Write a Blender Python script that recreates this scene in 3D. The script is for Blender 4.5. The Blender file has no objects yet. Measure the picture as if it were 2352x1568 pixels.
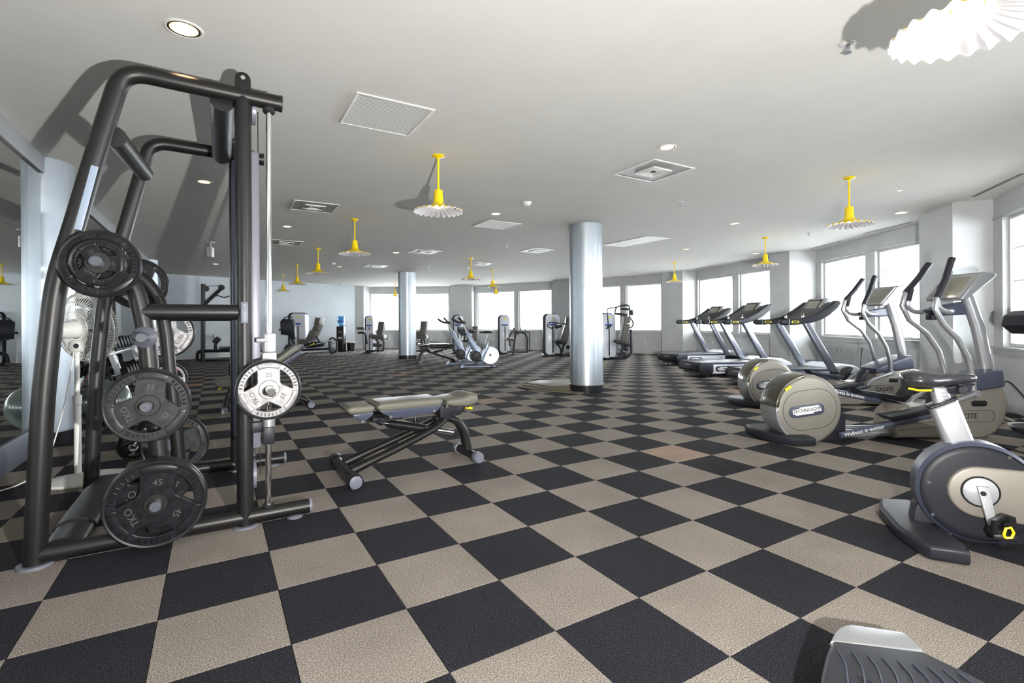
import bpy, bmesh, math, random
from mathutils import Vector, Matrix
random.seed(7)
sc = bpy.context.scene
C = sc.collection
PI = math.pi

# ------------------------------------------------------------------ camera
F_, CY, YAW, ROLL = 1146.82, 738.985, 0.5375, -0.0064
S = 0.43                      # carpet tile edge
H0 = 2.6918 * S               # eye height
HC = H0 * 2.384               # ceiling height
OX, OY = -3.9161 * S, 7.6251 * S
cr, sr = math.cos(ROLL), math.sin(ROLL)
cam = bpy.data.cameras.new('camera'); camo = bpy.data.objects.new('camera', cam); C.objects.link(camo)
cam.sensor_width = 36; cam.lens = F_ / 2352 * 36; cam.shift_y = (CY - 784) / 2352
cam.clip_start = 0.05; cam.clip_end = 300
camo.matrix_world = Matrix.Translation((0, 0, H0)) @ Matrix(((cr, -sr, 0, 0), (0, 0, -1, 0), (sr, cr, 0, 0), (0, 0, 0, 1)))
sc.camera = camo
sc.cycles.max_bounces = 9; sc.cycles.diffuse_bounces = 5; sc.cycles.caustics_reflective = False
# ------------------------------------------------------------------ world, flash, exposure
sc.view_settings.view_transform = 'Standard'; sc.view_settings.look = 'None'
sc.view_settings.exposure = 0.0; sc.view_settings.gamma = 1.0; sc.view_settings.use_curve_mapping = False
W = bpy.data.worlds.new('overcast_sky'); sc.world = W; W.use_nodes = True
bg = W.node_tree.nodes['Background']; bg.inputs[0].default_value = (0.90, 0.95, 1.0, 1); bg.inputs[1].default_value = 24.0
fl = bpy.data.lights.new('camera_flash', 'POINT'); fl.energy = 175; fl.shadow_soft_size = 0.02; fl.color = (1.0, 0.98, 0.94)
fl.use_nodes = True; _n = fl.node_tree; _f = _n.nodes.new('ShaderNodeLightFalloff'); _f.inputs[0].default_value = 1.0
_n.links.new(_f.outputs['Linear'], _n.nodes['Emission'].inputs['Strength'])
flo = bpy.data.objects.new('camera_flash', fl); flo.location = (0.60, 0.0, 0.97); C.objects.link(flo)

# ------------------------------------------------------------------ projective helpers (authoring in metres from the surveyed picture)
def ray(px, py):
    u = (px - 1176) / F_; v = (CY - py) / F_
    return (cr * u - sr * v, 1.0, sr * u + cr * v)
def at(px, py, z=0.0):
    r = ray(px, py); t = (z - H0) / r[2]
    return Vector((r[0] * t, t, z))
CA, SA = math.cos(YAW), math.sin(YAW)
def gw(i, j, z=0.0):          # carpet grid -> world
    return Vector((OX + CA * i * S + SA * j * S, OY + SA * i * S - CA * j * S, z))
class Frame:                  # a machine's own frame: local x along `ang`, y to its left, z up
    def __init__(s, ox, oy, ang=0.0):
        s.o = (ox, oy); s.a = ang; s.A = (math.cos(ang), math.sin(ang)); s.B = (-math.sin(ang), math.cos(ang))
    def xz(s, px, py, y=0.0):
        r = ray(px, py); ox = s.o[0] + s.B[0] * y; oy = s.o[1] + s.B[1] * y
        det = -r[0] * s.A[1] + s.A[0] * r[1]
        t = (-ox * s.A[1] + s.A[0] * oy) / det
        q = (r[0] * oy - r[1] * ox) / det
        return (q, H0 + r[2] * t) if abs(det) > 1e-9 else (0, 0)
    def p(s, px, py, y=0.0):
        x, z = s.xz(px, py, y); return (x, y, max(z, 0.0))
    def loc(s): return (s.o[0], s.o[1], 0.0)

# ------------------------------------------------------------------ materials
MATS = {}
def mat(name, col, rough=0.5, metal=0.0, noise=0.0, nscale=40.0, bump=0.0, emit=None, estr=0.0, spec=0.5, coat=0.0, trans=0.0, ior=1.45, stretch=None, col2=None):
    m = bpy.data.materials.new(name); m.use_nodes = True; nt = m.node_tree; b = nt.nodes['Principled BSDF']
    b.inputs['Base Color'].default_value = (*col, 1); b.inputs['Roughness'].default_value = rough
    b.inputs['Metallic'].default_value = metal; b.inputs['Specular IOR Level'].default_value = spec
    b.inputs['Coat Weight'].default_value = coat; b.inputs['Transmission Weight'].default_value = trans; b.inputs['IOR'].default_value = ior
    if emit: b.inputs['Emission Color'].default_value = (*emit, 1); b.inputs['Emission Strength'].default_value = estr
    tc = nt.nodes.new('ShaderNodeTexCoord'); nz = nt.nodes.new('ShaderNodeTexNoise')
    nz.inputs['Scale'].default_value = nscale; nz.inputs['Detail'].default_value = 4
    if stretch:
        mp = nt.nodes.new('ShaderNodeMapping'); mp.inputs['Scale'].default_value = stretch
        nt.links.new(tc.outputs['Object'], mp.inputs[0]); nt.links.new(mp.outputs[0], nz.inputs['Vector'])
    else: nt.links.new(tc.outputs['Object'], nz.inputs['Vector'])
    if noise > 0 or col2:
        mx = nt.nodes.new('ShaderNodeMix'); mx.data_type = 'RGBA'
        c2 = col2 or tuple(max(0, c * (1 - noise)) for c in col); c1 = col if col2 else tuple(min(1, c * (1 + noise)) for c in col)
        mx.inputs[6].default_value = (*c1, 1); mx.inputs[7].default_value = (*c2, 1)
        rp = nt.nodes.new('ShaderNodeMapRange'); rp.inputs[1].default_value = 0.35; rp.inputs[2].default_value = 0.65
        nt.links.new(nz.outputs[0], rp.inputs[0]); nt.links.new(rp.outputs[0], mx.inputs[0]); nt.links.new(mx.outputs[2], b.inputs['Base Color'])
    if bump > 0:
        bp = nt.nodes.new('ShaderNodeBump'); bp.inputs['Strength'].default_value = bump; bp.inputs['Distance'].default_value = 0.002
        nt.links.new(nz.outputs[0], bp.inputs['Height']); nt.links.new(bp.outputs[0], b.inputs['Normal'])
    MATS[name] = m; return m
def carpet(name, c1, c2, c3):
    m = bpy.data.materials.new(name); m.use_nodes = True; nt = m.node_tree; b = nt.nodes['Principled BSDF']
    b.inputs['Roughness'].default_value = 0.9; b.inputs['Specular IOR Level'].default_value = 0.2
    ge = nt.nodes.new('ShaderNodeNewGeometry')
    n1 = nt.nodes.new('ShaderNodeTexNoise'); n1.inputs['Scale'].default_value = 240; n1.inputs['Detail'].default_value = 3
    n2 = nt.nodes.new('ShaderNodeTexNoise'); n2.inputs['Scale'].default_value = 2.3; n2.inputs['Detail'].default_value = 5
    nt.links.new(ge.outputs['Position'], n1.inputs['Vector']); nt.links.new(ge.outputs['Position'], n2.inputs['Vector'])
    rp = nt.nodes.new('ShaderNodeValToRGB'); e = rp.color_ramp.elements
    e[0].position = 0.36; e[0].color = (*c1, 1); e[1].position = 0.66; e[1].color = (*c3, 1)
    k = e.new(0.5); k.color = (*c2, 1)
    nt.links.new(n1.outputs[0], rp.inputs[0])
    mr = nt.nodes.new('ShaderNodeMapRange'); mr.inputs[1].default_value = .3; mr.inputs[2].default_value = .7; mr.inputs[3].default_value = 0.86; mr.inputs[4].default_value = 1.1
    nt.links.new(n2.outputs[0], mr.inputs[0])
    mx = nt.nodes.new('ShaderNodeMix'); mx.data_type = 'RGBA'; mx.blend_type = 'MULTIPLY'; mx.inputs[0].default_value = 1
    nt.links.new(rp.outputs[0], mx.inputs[6]); nt.links.new(mr.outputs[0], mx.inputs[7]); nt.links.new(mx.outputs[2], b.inputs['Base Color'])
    bp = nt.nodes.new('ShaderNodeBump'); bp.inputs['Strength'].default_value = 0.5; bp.inputs['Distance'].default_value = 0.003
    nt.links.new(n1.outputs[0], bp.inputs['Height']); nt.links.new(bp.outputs[0], b.inputs['Normal'])
    MATS[name] = m; return m
carpet('carpet_dark', (0.004, 0.004, 0.006), (0.010, 0.010, 0.014), (0.055, 0.055, 0.072))
carpet('carpet_light', (0.100, 0.088, 0.078), (0.225, 0.197, 0.173), (0.45, 0.405, 0.36))
mat('joint', (0.03, 0.028, 0.03), 0.95)
mat('ceiling_paint', (0.72, 0.715, 0.68), 0.85, noise=0.015, nscale=3)
mat('wall_paint', (0.53, 0.545, 0.55), 0.42, noise=0.05, nscale=2.2, bump=0.05)
mat('back_wall_paint', (0.52, 0.57, 0.60), 0.5, noise=0.04, nscale=1.4)
mat('frame_white', (0.72, 0.73, 0.72), 0.35)
mat('column_silver', (0.42, 0.46, 0.50), 0.38, metal=0.85, noise=0.03, nscale=9)
mat('black_base', (0.012, 0.013, 0.017), 0.25, coat=0.3)
mat('mirror', (0.80, 0.83, 0.82), 0.01, metal=1.0)
mat('header_paint', (0.27, 0.275, 0.28), 0.5)
mat('slate_paint', (0.11, 0.12, 0.15), 0.4)
mat('horn_grey', (0.085, 0.09, 0.11), 0.35)
mat('strip_blue', (0.30, 0.36, 0.46), 0.4)
mat('rack_metal', (0.027, 0.026, 0.026), 0.36, metal=0.6, noise=0.25, nscale=900, bump=0.1)
mat('cap_grey', (0.16, 0.17, 0.21), 0.4)
mat('chrome', (0.78, 0.79, 0.80), 0.08, metal=1.0)
mat('brushed', (0.50, 0.51, 0.54), 0.32, metal=0.9, noise=0.08, nscale=60)
mat('lavender_panel', (0.22, 0.22, 0.27), 0.4, metal=0.2)
mat('rubber', (0.012, 0.012, 0.015), 0.30, noise=0.35, nscale=30, bump=0.12, spec=0.22)
mat('rubber_worn', (0.022, 0.022, 0.025), 0.38, noise=0.4, nscale=22, bump=0.15, spec=0.3)
mat('plate_steel', (0.22, 0.215, 0.22), 0.42, metal=0.35, noise=0.25, nscale=26, bump=0.12)
mat('rubber_edge', (0.015, 0.015, 0.017), 0.3)
mat('letter_dark', (0.03, 0.03, 0.035), 0.4)
mat('letter_worn', (0.07, 0.068, 0.068), 0.4)
mat('plastic_dark', (0.018, 0.019, 0.026), 0.42, spec=0.35, noise=0.08, nscale=300, bump=0.05)
mat('plastic_navy', (0.060, 0.068, 0.105), 0.36)
mat('plastic_black', (0.013, 0.013, 0.015), 0.42)
mat('upholstery', (0.150, 0.145, 0.118), 0.38, noise=0.06, nscale=120, bump=0.12)
mat('upholstery_dark', (0.095, 0.090, 0.080), 0.45, noise=0.08, nscale=120, bump=0.12)
mat('vinyl_black', (0.028, 0.028, 0.034), 0.22, coat=0.4, bump=0.06, nscale=30)
mat('yellow', (0.86, 0.72, 0.02), 0.35)
mat('enamel_yellow', (0.90, 0.66, 0.008), 0.22, coat=0.6)
mat('enamel_white', (0.78, 0.77, 0.80), 0.25, coat=0.5)
mat('white_plastic', (0.78, 0.78, 0.75), 0.4)
mat('champagne', (0.27, 0.25, 0.22), 0.45, metal=0.35)
mat('champagne_gloss', (0.10, 0.093, 0.070), 0.2, metal=0.6, coat=0.5)
mat('silver_paint', (0.42, 0.43, 0.45), 0.3, metal=0.6)
mat('silver_light', (0.50, 0.515, 0.55), 0.36, metal=0.4)
mat('panel_white', (0.70, 0.74, 0.82), 0.3, coat=0.2)
mat('upright_blue', (0.27, 0.29, 0.34), 0.28, metal=0.6)
mat('screen', (0.24, 0.24, 0.20), 0.3)
mat('letter_white', (0.85, 0.85, 0.86), 0.4)
mat('letter_grey', (0.15, 0.15, 0.16), 0.4)
mat('ball', (0.10, 0.13, 0.12), 0.3, coat=0.4)
mat('bottle_blue', (0.12, 0.42, 0.80), 0.08, trans=0.55, coat=0.3)
mat('label_blue', (0.03, 0.12, 0.45), 0.4)
mat('clear_plastic', (0.85, 0.92, 0.97), 0.05, trans=0.9)
mat('glass', (1, 1, 1), 0.0)
_nt = MATS['glass'].node_tree; _o = [n for n in _nt.nodes if n.type == 'OUTPUT_MATERIAL'][0]
_t = _nt.nodes.new('ShaderNodeBsdfTransparent'); _g = _nt.nodes.new('ShaderNodeBsdfGlossy'); _g.inputs['Roughness'].default_value = 0.02
_x = _nt.nodes.new('ShaderNodeMixShader'); _x.inputs[0].default_value = 0.05
_nt.links.new(_t.outputs[0], _x.inputs[1]); _nt.links.new(_g.outputs[0], _x.inputs[2]); _nt.links.new(_x.outputs[0], _o.inputs[0])
mat('red', (0.55, 0.035, 0.015), 0.4)
mat('vent_metal', (0.42, 0.42, 0.41), 0.45, metal=0.25)
mat('vent_white', (0.74, 0.74, 0.72), 0.45)
mat('vent_dark', (0.03, 0.03, 0.03), 0.6)
mat('lamp_glow', (1, 0.95, 0.85), 0.3, emit=(1.0, 0.86, 0.62), estr=5)
mat('down_glow', (1, 0.9, 0.75), 0.3, emit=(1.0, 0.70, 0.36), estr=2.6)
mat('reflector_gold', (0.85, 0.62, 0.30), 0.18, metal=1.0)
mat('cardboard', (0.17, 0.14, 0.10), 0.7, noise=0.1, nscale=8)
mat('board_white', (0.34, 0.33, 0.30), 0.5)
mat('flywheel_steel', (0.42, 0.47, 0.52), 0.35, metal=0.9)
mat('spin_blue', (0.22, 0.27, 0.36), 0.32, metal=0.45)
mat('ground_bounce', (0.80, 0.80, 0.78), 0.8)  # unseen ground, colour raised to throw daylight at the ceiling

# ------------------------------------------------------------------ mesh builder
class MB:
    def __init__(s): s.bm = bmesh.new()
    def _xf(s, vs, M):
        bmesh.ops.transform(s.bm, matrix=M, verts=vs)
    def box(s, x0, y0, z0, x1, y1, z1, bev=0.0, seg=2, rot=None):
        r = bmesh.ops.create_cube(s.bm, size=1.0); vs = r['verts']
        c = Vector(((x0 + x1) / 2, (y0 + y1) / 2, (z0 + z1) / 2))
        s._xf(vs, Matrix.Translation(c) @ (rot or Matrix.Identity(4)) @ Matrix.Diagonal((abs(x1 - x0), abs(y1 - y0), abs(z1 - z0), 1)))
        if bev > 0:
            es = list({e for v in vs for e in v.link_edges})
            bmesh.ops.bevel(s.bm, geom=es, offset=bev, segments=seg, affect='EDGES', profile=0.5)
        return s
    def prism(s, pts, y0, y1, bev=0.0, seg=2, axis='y'):
        """polygon in (x,z), extruded along y"""
        n0 = len(s.bm.verts)
        def v3(p, y):
            if axis == 'y': return (p[0], y, p[1])
            if axis == 'x': return (y, p[0], p[1])
            return (p[0], p[1], y)
        a = [s.bm.verts.new(v3(p, y0)) for p in pts]; b = [s.bm.verts.new(v3(p, y1)) for p in pts]
        n = len(pts); fs = []
        fs.append(s.bm.faces.new(a)); fs.append(s.bm.faces.new(b[::-1]))
        side = [s.bm.faces.new((a[i], b[i], b[(i + 1) % n], a[(i + 1) % n])) for i in range(n)]
        bmesh.ops.recalc_face_normals(s.bm, faces=fs + side)
        if bev > 0:
            es = [e for f in fs for e in f.edges]
            try: bmesh.ops.bevel(s.bm, geom=es, offset=bev, segments=seg, affect='EDGES', profile=0.5, clamp_overlap=True)
            except Exception: pass
        return s
    def tube(s, pts, r, n=12, fil=0.0, cap=True, sy=1.0):
        P = [Vector(p) for p in pts]
        if fil > 0 and len(P) > 2:
            Q = [P[0]]
            for k in range(1, len(P) - 1):
                a, b, c = P[k - 1], P[k], P[k + 1]; d1 = (a - b); d2 = (c - b)
                f = min(fil, d1.length * .48, d2.length * .48); p1 = b + d1.normalized() * f; p2 = b + d2.normalized() * f
                for t in (0, .2, .4, .6, .8, 1): Q.append(p1 * (1 - t) ** 2 + b * 2 * t * (1 - t) + p2 * t * t)
            Q.append(P[-1]); P = Q
        R = r if isinstance(r, (list, tuple)) else None
        t0 = (P[1] - P[0]).normalized(); up = Vector((0, 0, 1)) if abs(t0.z) < .9 else Vector((1, 0, 0))
        nrm = (up - t0 * up.dot(t0)).normalized(); rings = []
        for k, p in enumerate(P):
            t = ((P[min(k + 1, len(P) - 1)] - P[max(k - 1, 0)])).normalized()
            nrm = (nrm - t * nrm.dot(t)).normalized(); bn = t.cross(nrm)
            rr = (R[0] + (R[1] - R[0]) * k / (len(P) - 1)) if R else r
            rings.append([s.bm.verts.new(p + nrm * math.cos(2 * PI * q / n) * rr + bn * math.sin(2 * PI * q / n) * rr * sy) for q in range(n)])
        for k in range(len(rings) - 1):
            for q in range(n): s.bm.faces.new((rings[k][q], rings[k][(q + 1) % n], rings[k + 1][(q + 1) % n], rings[k + 1][q]))
        if cap: s.bm.faces.new(rings[0][::-1]); s.bm.faces.new(rings[-1])
        return s
    def cyl(s, p0, p1, r, n=20, bev=0.0):
        p0, p1 = Vector(p0), Vector(p1)
        if bev > 0:
            d = (p1 - p0).normalized(); L = (p1 - p0).length; return s.lathe([(0, 0), (r - bev, 0), (r, bev), (r, L - bev), (r - bev, L), (0, L)], p0, d, n)
        return s.tube([p0, p1], r, n)
    def lathe(s, prof, o=(0, 0, 0), d=(0, 0, 1), n=24, rip=0, amp=0.0, r0=0.0):
        """profile (r, h) around axis d from o; rip: ripple count, amplitude growing with radius"""
        o = Vector(o); d = Vector(d).normalized(); up = Vector((0, 0, 1)) if abs(d.z) < .9 else Vector((1, 0, 0))
        a = (up - d * up.dot(d)).normalized(); b = d.cross(a); rings = []
        for (r, h) in prof:
            if r < 1e-6: rings.append([s.bm.verts.new(o + d * h)])
            else:
                L = []
                for q in range(n):
                    th = 2 * PI * q / n; hh = h
                    if rip and r > r0: hh = h + amp * (r - r0) * math.cos(th * rip)
                    L.append(s.bm.verts.new(o + d * hh + a * math.cos(th) * r + b * math.sin(th) * r))
                rings.append(L)
        for k in range(len(rings) - 1):
            A, B = rings[k], rings[k + 1]
            for q in range(n):
                if len(A) == 1 and len(B) == 1: continue
                if len(A) == 1: s.bm.faces.new((A[0], B[q], B[(q + 1) % n]))
                elif len(B) == 1: s.bm.faces.new((A[q], A[(q + 1) % n], B[0]))
                else: s.bm.faces.new((A[q], A[(q + 1) % n], B[(q + 1) % n], B[q]))
        return s
    def sphere(s, c, r, sc_=(1, 1, 1), u=20, v=12):
        x = bmesh.ops.create_uvsphere(s.bm, u_segments=u, v_segments=v, radius=r)
        s._xf(x['verts'], Matrix.Translation(c) @ Matrix.Diagonal((*sc_, 1))); return s
    def pad(s, pts, y0, y1, bev=0.03, seg=3): return s.prism(pts, y0, y1, bev, seg)
    def done(s, name, m, parent=None, M=None, smooth=35, label=None, kind=None):
        if M is not None: bmesh.ops.transform(s.bm, matrix=M, verts=s.bm.verts)
        bmesh.ops.recalc_face_normals(s.bm, faces=s.bm.faces)
        me = bpy.data.meshes.new(name); s.bm.to_mesh(me); s.bm.free()
        for f in me.polygons: f.use_smooth = True
        me.set_sharp_from_angle(angle=math.radians(smooth))
        me.materials.append(MATS[m]); o = bpy.data.objects.new(name, me); C.objects.link(o)
        if parent is not None: o.parent = parent
        if label: o['label'] = label
        if kind: o['kind'] = kind
        return o
def thing(name, label, cat, loc=(0, 0, 0), rz=0.0, group=None):
    o = bpy.data.objects.new(name, None); C.objects.link(o); o.location = loc; o.rotation_euler = (0, 0, rz); o.empty_display_size = 0.1
    o['label'] = label; o['category'] = cat
    if group: o['group'] = group
    return o
def tag(o, label, cat, group=None):
    o['label'] = label; o['category'] = cat
    if group: o['group'] = group
    return o
def struct(o): o['kind'] = 'structure'; return o
def kids(o): return [c for c in bpy.data.objects if c.parent == o]
def copy_tree(o, loc=None, rz=None, label=None, group=None, parent=None):
    c = o.copy(); C.objects.link(c)
    if parent is not None: c.parent = parent
    if loc is not None: c.location = loc
    if rz is not None: c.rotation_euler = (0, 0, rz)
    if label: c['label'] = label
    if group: c['group'] = group
    for ch in kids(o): copy_tree(ch, parent=c)
    return c
def text(body, size, m, parent, M, name='lettering', ext=0.0012, cx='CENTER'):
    cu = bpy.data.curves.new('t', 'FONT'); cu.body = body; cu.size = size; cu.extrude = ext; cu.align_x = cx; cu.align_y = 'CENTER'; cu.resolution_u = 2
    to = bpy.data.objects.new('t', cu); me = bpy.data.meshes.new_from_object(to); bpy.data.objects.remove(to)
    me.transform(M); me.materials.append(MATS[m]); o = bpy.data.objects.new(name, me); C.objects.link(o); o.parent = parent; return o
def arc(cx, cz, r, a0, a1, n=10, rz_=None):
    return [(cx + r * math.cos(math.radians(a0 + (a1 - a0) * k / n)), cz + (rz_ or r) * math.sin(math.radians(a0 + (a1 - a0) * k / n))) for k in range(n + 1)]
def rrect(x0, z0, x1, z1, r, n=4):
    return arc(x1 - r, z1 - r, r, 0, 90, n) + arc(x0 + r, z1 - r, r, 90, 180, n) + arc(x0 + r, z0 + r, r, 180, 270, n) + arc(x1 - r, z0 + r, r, 270, 360, n)
def stand(y, flip=False):   # text facing -y (towards the viewer in a frame whose near side is y<0)
    return Matrix.Translation((0, y, 0)) @ Matrix.Rotation(PI / 2, 4, 'X')

# ================================================================== THE ROOM
# --- windows' polyline (plane of the glazing), each bay: (name, x0,y0, x1,y1, window spans in metres from the start)
ZS, ZT = 0.80, 2.47
bays = [('near', (3.30, 0.30), (6.50, 6.78), [(0.35, 1.75), (2.05, 3.35), (5.15 - .02, 6.85)], 1),
        ('right', (6.80, 7.60), (7.03, 11.56), [(0.62, 1.90), (2.19, 3.72)], 2),
        ('far_right', (6.62, 12.30), (5.90, 16.12), [(0.35, 1.64), (1.92, 3.70)], 3),
        ('far', (5.24, 17.18), (2.90, 19.10), [(0.10, 1.44), (1.66, 2.85)], 4),
        ('rear', (1.95, 19.83), (-1.74, 22.16), [(0.42, 1.98), (2.20, 4.12)], 5),
        ('rear_left', (-2.78, 22.42), (-6.40, 22.38), [(0.05, 1.86), (1.90, 3.58)], 6)]
# --- floor: joint bed below, carpet tiles on it
fl_o = struct(MB().box(-14, -5, -0.06, 9, 24, -0.006).done('floor', 'joint'))
def tile_mesh(name, m):
    b = MB(); g = 0.0012; b.box(g, -S + g, -0.006, S - g, -g, 0.0, bev=0.0012, seg=1)
    o = b.done(name, m); me = o.data; bpy.data.objects.remove(o); return me
tm = {1: tile_mesh('carpet_tile', 'carpet_dark'), 0: tile_mesh('carpet_tile', 'carpet_light')}
def inside(p):
    x, y = p
    if y < -4.8 or y > 23.2 or x < -13.5 or x > 8: return False
    gx = (CA * (x - OX) + SA * (y - OY)) / S
    if gx < -4.6: return False
    return True
cells = []
for i in range(-5, 40):
    for j in range(-50, 16):
        c = gw(i + .5, j + .5)
        if not inside((c.x, c.y)): continue
        # outside of the window polyline / back wall?
        if c.x - 0.35 * 1 > 7.35: continue
        if (c.y - 15.83) - (c.x + 10.98) * (21.5 - 15.83) / (10.98 - 6.87) > 0.9: continue
        cells.append((math.hypot(c.x, c.y - 0.2) if c.y > 0 else 99 + math.hypot(c.x, c.y), i, j, c))
cells.sort(key=lambda q: q[0])
def in_view(c):
    return c.y > 0.9 and abs(c.x) / c.y < 1.20
near = [q for q in cells if in_view(q[3])][:300]; ns = {(q[1], q[2]) for q in near}
for d, i, j, c in near:
    o = bpy.data.objects.new('carpet_tile', tm[(i + j) % 2]); C.objects.link(o); o.parent = fl_o
    o.location = gw(i, j); o.rotation_euler = (0, 0, YAW)
for par, m in ((1, 'carpet_dark'), (0, 'carpet_light')):
    b = MB()
    for d, i, j, c in cells:
        if (i + j) % 2 != par or (i, j) in ns: continue
        g = 0.0012 / S
        v = [b.bm.verts.new(gw(i + a, j + e)) for a, e in ((g, g), (1 - g, g), (1 - g, 1 - g), (g, 1 - g))]
        v2 = [b.bm.verts.new(gw(i + a, j + e, -0.006)) for a, e in ((g, g), (1 - g, g), (1 - g, 1 - g), (g, 1 - g))]
        b.bm.faces.new(v)
        for k in range(4): b.bm.faces.new((v[k], v[(k + 1) % 4], v2[(k + 1) % 4], v2[k]))
    b.done('carpet_tiles_beyond', m, fl_o, kind='stuff')
# --- ceiling
struct(MB().box(-14, -5, HC, 9, 24, HC + 0.12).done('ceiling', 'ceiling_paint'))
# --- generic wall slab between two floor points, z range, thickness outward
def slab(a, b, z0, z1, th, out, name, m, parent=None, bev=0):
    a, b = Vector((a[0], a[1], 0)), Vector((b[0], b[1], 0)); d = (b - a); L = d.length; ang = math.atan2(d.y, d.x)
    bb = MB().box(0, 0 if out > 0 else -th, z0, L, th if out > 0 else 0, z1, bev)
    return bb.done(name, m, parent, M=Matrix.Translation(a) @ Matrix.Rotation(ang, 4, 'Z'))
# outer window walls. travelling near -> far, outside lies to the right (negative local y)
for nm, a, b, spans, no in bays:
    a3, b3 = Vector((*a, 0)), Vector((*b, 0)); d = b3 - a3; L = d.length; ang = math.atan2(d.y, d.x)
    M = Matrix.Translation(a3) @ Matrix.Rotation(ang, 4, 'Z')
    w = MB(); T = 0.22
    ext0, ext1 = (-0.0, 0.35)
    w.box(-ext0, -T, 0, L + ext1, 0, ZS); w.box(-ext0, -T, ZT, L + ext1, 0, HC)
    x = 0.0
    for s0, s1 in spans:
        if s0 > x + 0.001: w.box(x, -T, ZS, s0, 0, ZT)
        x = s1
    w.box(x, -T, ZS, L + ext1, 0, ZT)
    wo = struct(w.done('wall_' + nm, 'wall_paint', M=M))
    sill = MB(); sill.box(0.0, 0, ZS - 0.035, L, 0.035, ZS - 0.005, 0.004); sill.box(0.0, 0, ZS - 0.12, L, 0.014, ZS - 0.035, 0.003)
    struct(sill.done('trim_%d' % no, 'wall_paint', M=M))
    bs = MB(); bs.box(0, 0, 0, L, 0.012, 0.11, 0.003); struct(bs.done('baseboard_' + nm, 'wall_paint', M=M))
    hd = MB(); hd.box(0, 0, ZT + 0.005, L, 0.012, ZT + 0.03, 0.003); struct(hd.done('trim_%d' % (no + 20), 'wall_paint', M=M))
    for k, (s0, s1) in enumerate(spans):
        f = MB(); e = 0.045; y0, y1 = -0.13, -0.06
        f.box(s0, y0, ZS, s0 + e, y1, ZT, .004); f.box(s1 - e, y0, ZS, s1, y1, ZT, .004)
        f.box(s0 + e, y0, ZS, s1 - e, y1, ZS + e, .004); f.box(s0 + e, y0, ZT - e, s1 - e, y1, ZT, .004)
        wn = struct(f.done('window_%d%d' % (no, k + 1), 'frame_white', M=M))
        rows = 4
        if no <= 3:
            for q in range(1, rows):
                z = ZS + (ZT - ZS) * q / rows
                MB().box(s0 + e, -0.105, z - 0.006, s1 - e, -0.093, z + 0.006).done('muntin', 'silver_light', wn, M=M)
            MB().box(s0 + e + .06, -0.105, ZS + e, s0 + e + .072, -0.093, ZT - e).done('muntin', 'silver_light', wn, M=M)
        MB().box(s0 + e, -0.101, ZS + e, s1 - e, -0.097, ZT - e).done('pane', 'glass', wn, M=M)
# --- piers between the bays (plan polygons, to the ceiling)
piers = [('pier_right', [(6.30, 7.72), (6.06, 6.86), (6.48, 6.68), (6.90, 6.70), (7.1, 7.7), (6.8, 7.78)], 'pale grey wall pier beside the two elliptical trainers, nearest on the right'),
         ('pier', [(6.34, 12.28), (6.43, 11.56), (7.05, 11.50), (7.2, 12.2), (6.75, 12.45)], 'pale grey wall pier behind the nearest treadmill handrails'),
         ('pier', [(4.98, 16.58), (5.48, 16.02), (5.95, 16.04), (6.2, 16.6), (5.4, 17.35)], 'pale grey wall pier left of the farthest treadmill, pendant in front'),
         ('pier', [(1.58, 19.22), (2.50, 18.70), (3.0, 19.05), (2.6, 19.9), (1.75, 20.2)], 'pale grey wall pier half hidden behind the large silver column'),
         ('pier', [(-2.68, 21.66), (-1.72, 21.48), (-1.66, 22.2), (-2.2, 22.6), (-2.78, 22.5)], 'pale grey wall pier behind the two spin bikes'),
         ('pier', [(-7.02, 21.74), (-6.47, 21.80), (-6.38, 22.42), (-6.9, 22.6), (-7.3, 22.3)], 'brownish grey wall pier beside the water cooler in the far corner')]
for k, (nm, pl, lb) in enumerate(piers):
    struct(MB().prism(pl, 0, HC, 0.0, axis='z').done('wall_pier_%d' % (k + 1), 'wall_paint', smooth=20))
    b = MB(); p0, p1 = Vector((*pl[0], 0)), Vector((*pl[1], 0)); d = (p1 - p0); ang = math.atan2(d.y, d.x)
    b.box(-0.01, -0.013, 0, d.length + .01, 0.0, 0.10, .002)
    struct(b.done('baseboard_pier_%d' % (k + 1), 'wall_paint', M=Matrix.Translation(p0) @ Matrix.Rotation(ang, 4, 'Z')))
# --- back-left wall
struct(slab((-11.4, 15.35), (-6.80, 21.62), 0, HC, 0.2, 1, 'wall_back', 'back_wall_paint'))
struct(slab((-11.4, 15.35), (-6.80, 21.62), 0, 0.12, 0.014, -1, 'baseboard_back', 'wall_paint'))
# --- mirror wall (left), grid line i = -3.82
IM = -3.82
ang_m = math.atan2(gw(IM, -10).y - gw(IM, 0).y, gw(IM, -10).x - gw(IM, 0).x)
j0, j1 = 16, -36.6; pa, pb = gw(IM, j0), gw(IM, j1); Lm = (pb - pa).length
Mm = Matrix.Translation(pa) @ Matrix.Rotation(ang_m, 4, 'Z')     # local x along wall away, local +y outward (left)
ML = MB(); ML.box(0, 0.0, 0, Lm, 0.2, HC); wl = struct(ML.done('wall_left', 'wall_paint', M=Mm))
struct(MB().box(0, -0.030, 2.595, Lm, -0.0005, HC - 0.001, 0.003).done('trim_10', 'header_paint', M=Mm))
struct(MB().box(0, -0.022, 0.0, Lm, -0.0005, 0.235, 0.003).done('baseboard_left', 'slate_paint', M=Mm))
x = 0.0
while x < Lm - 0.1:
    x2 = min(x + 1.52, Lm)
    MB().box(x + 0.0015, -0.006, 0.237, x2 - 0.0015, -0.0005, 2.593).done('mirror_panel', 'mirror', wl, M=Mm); x = x2
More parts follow.
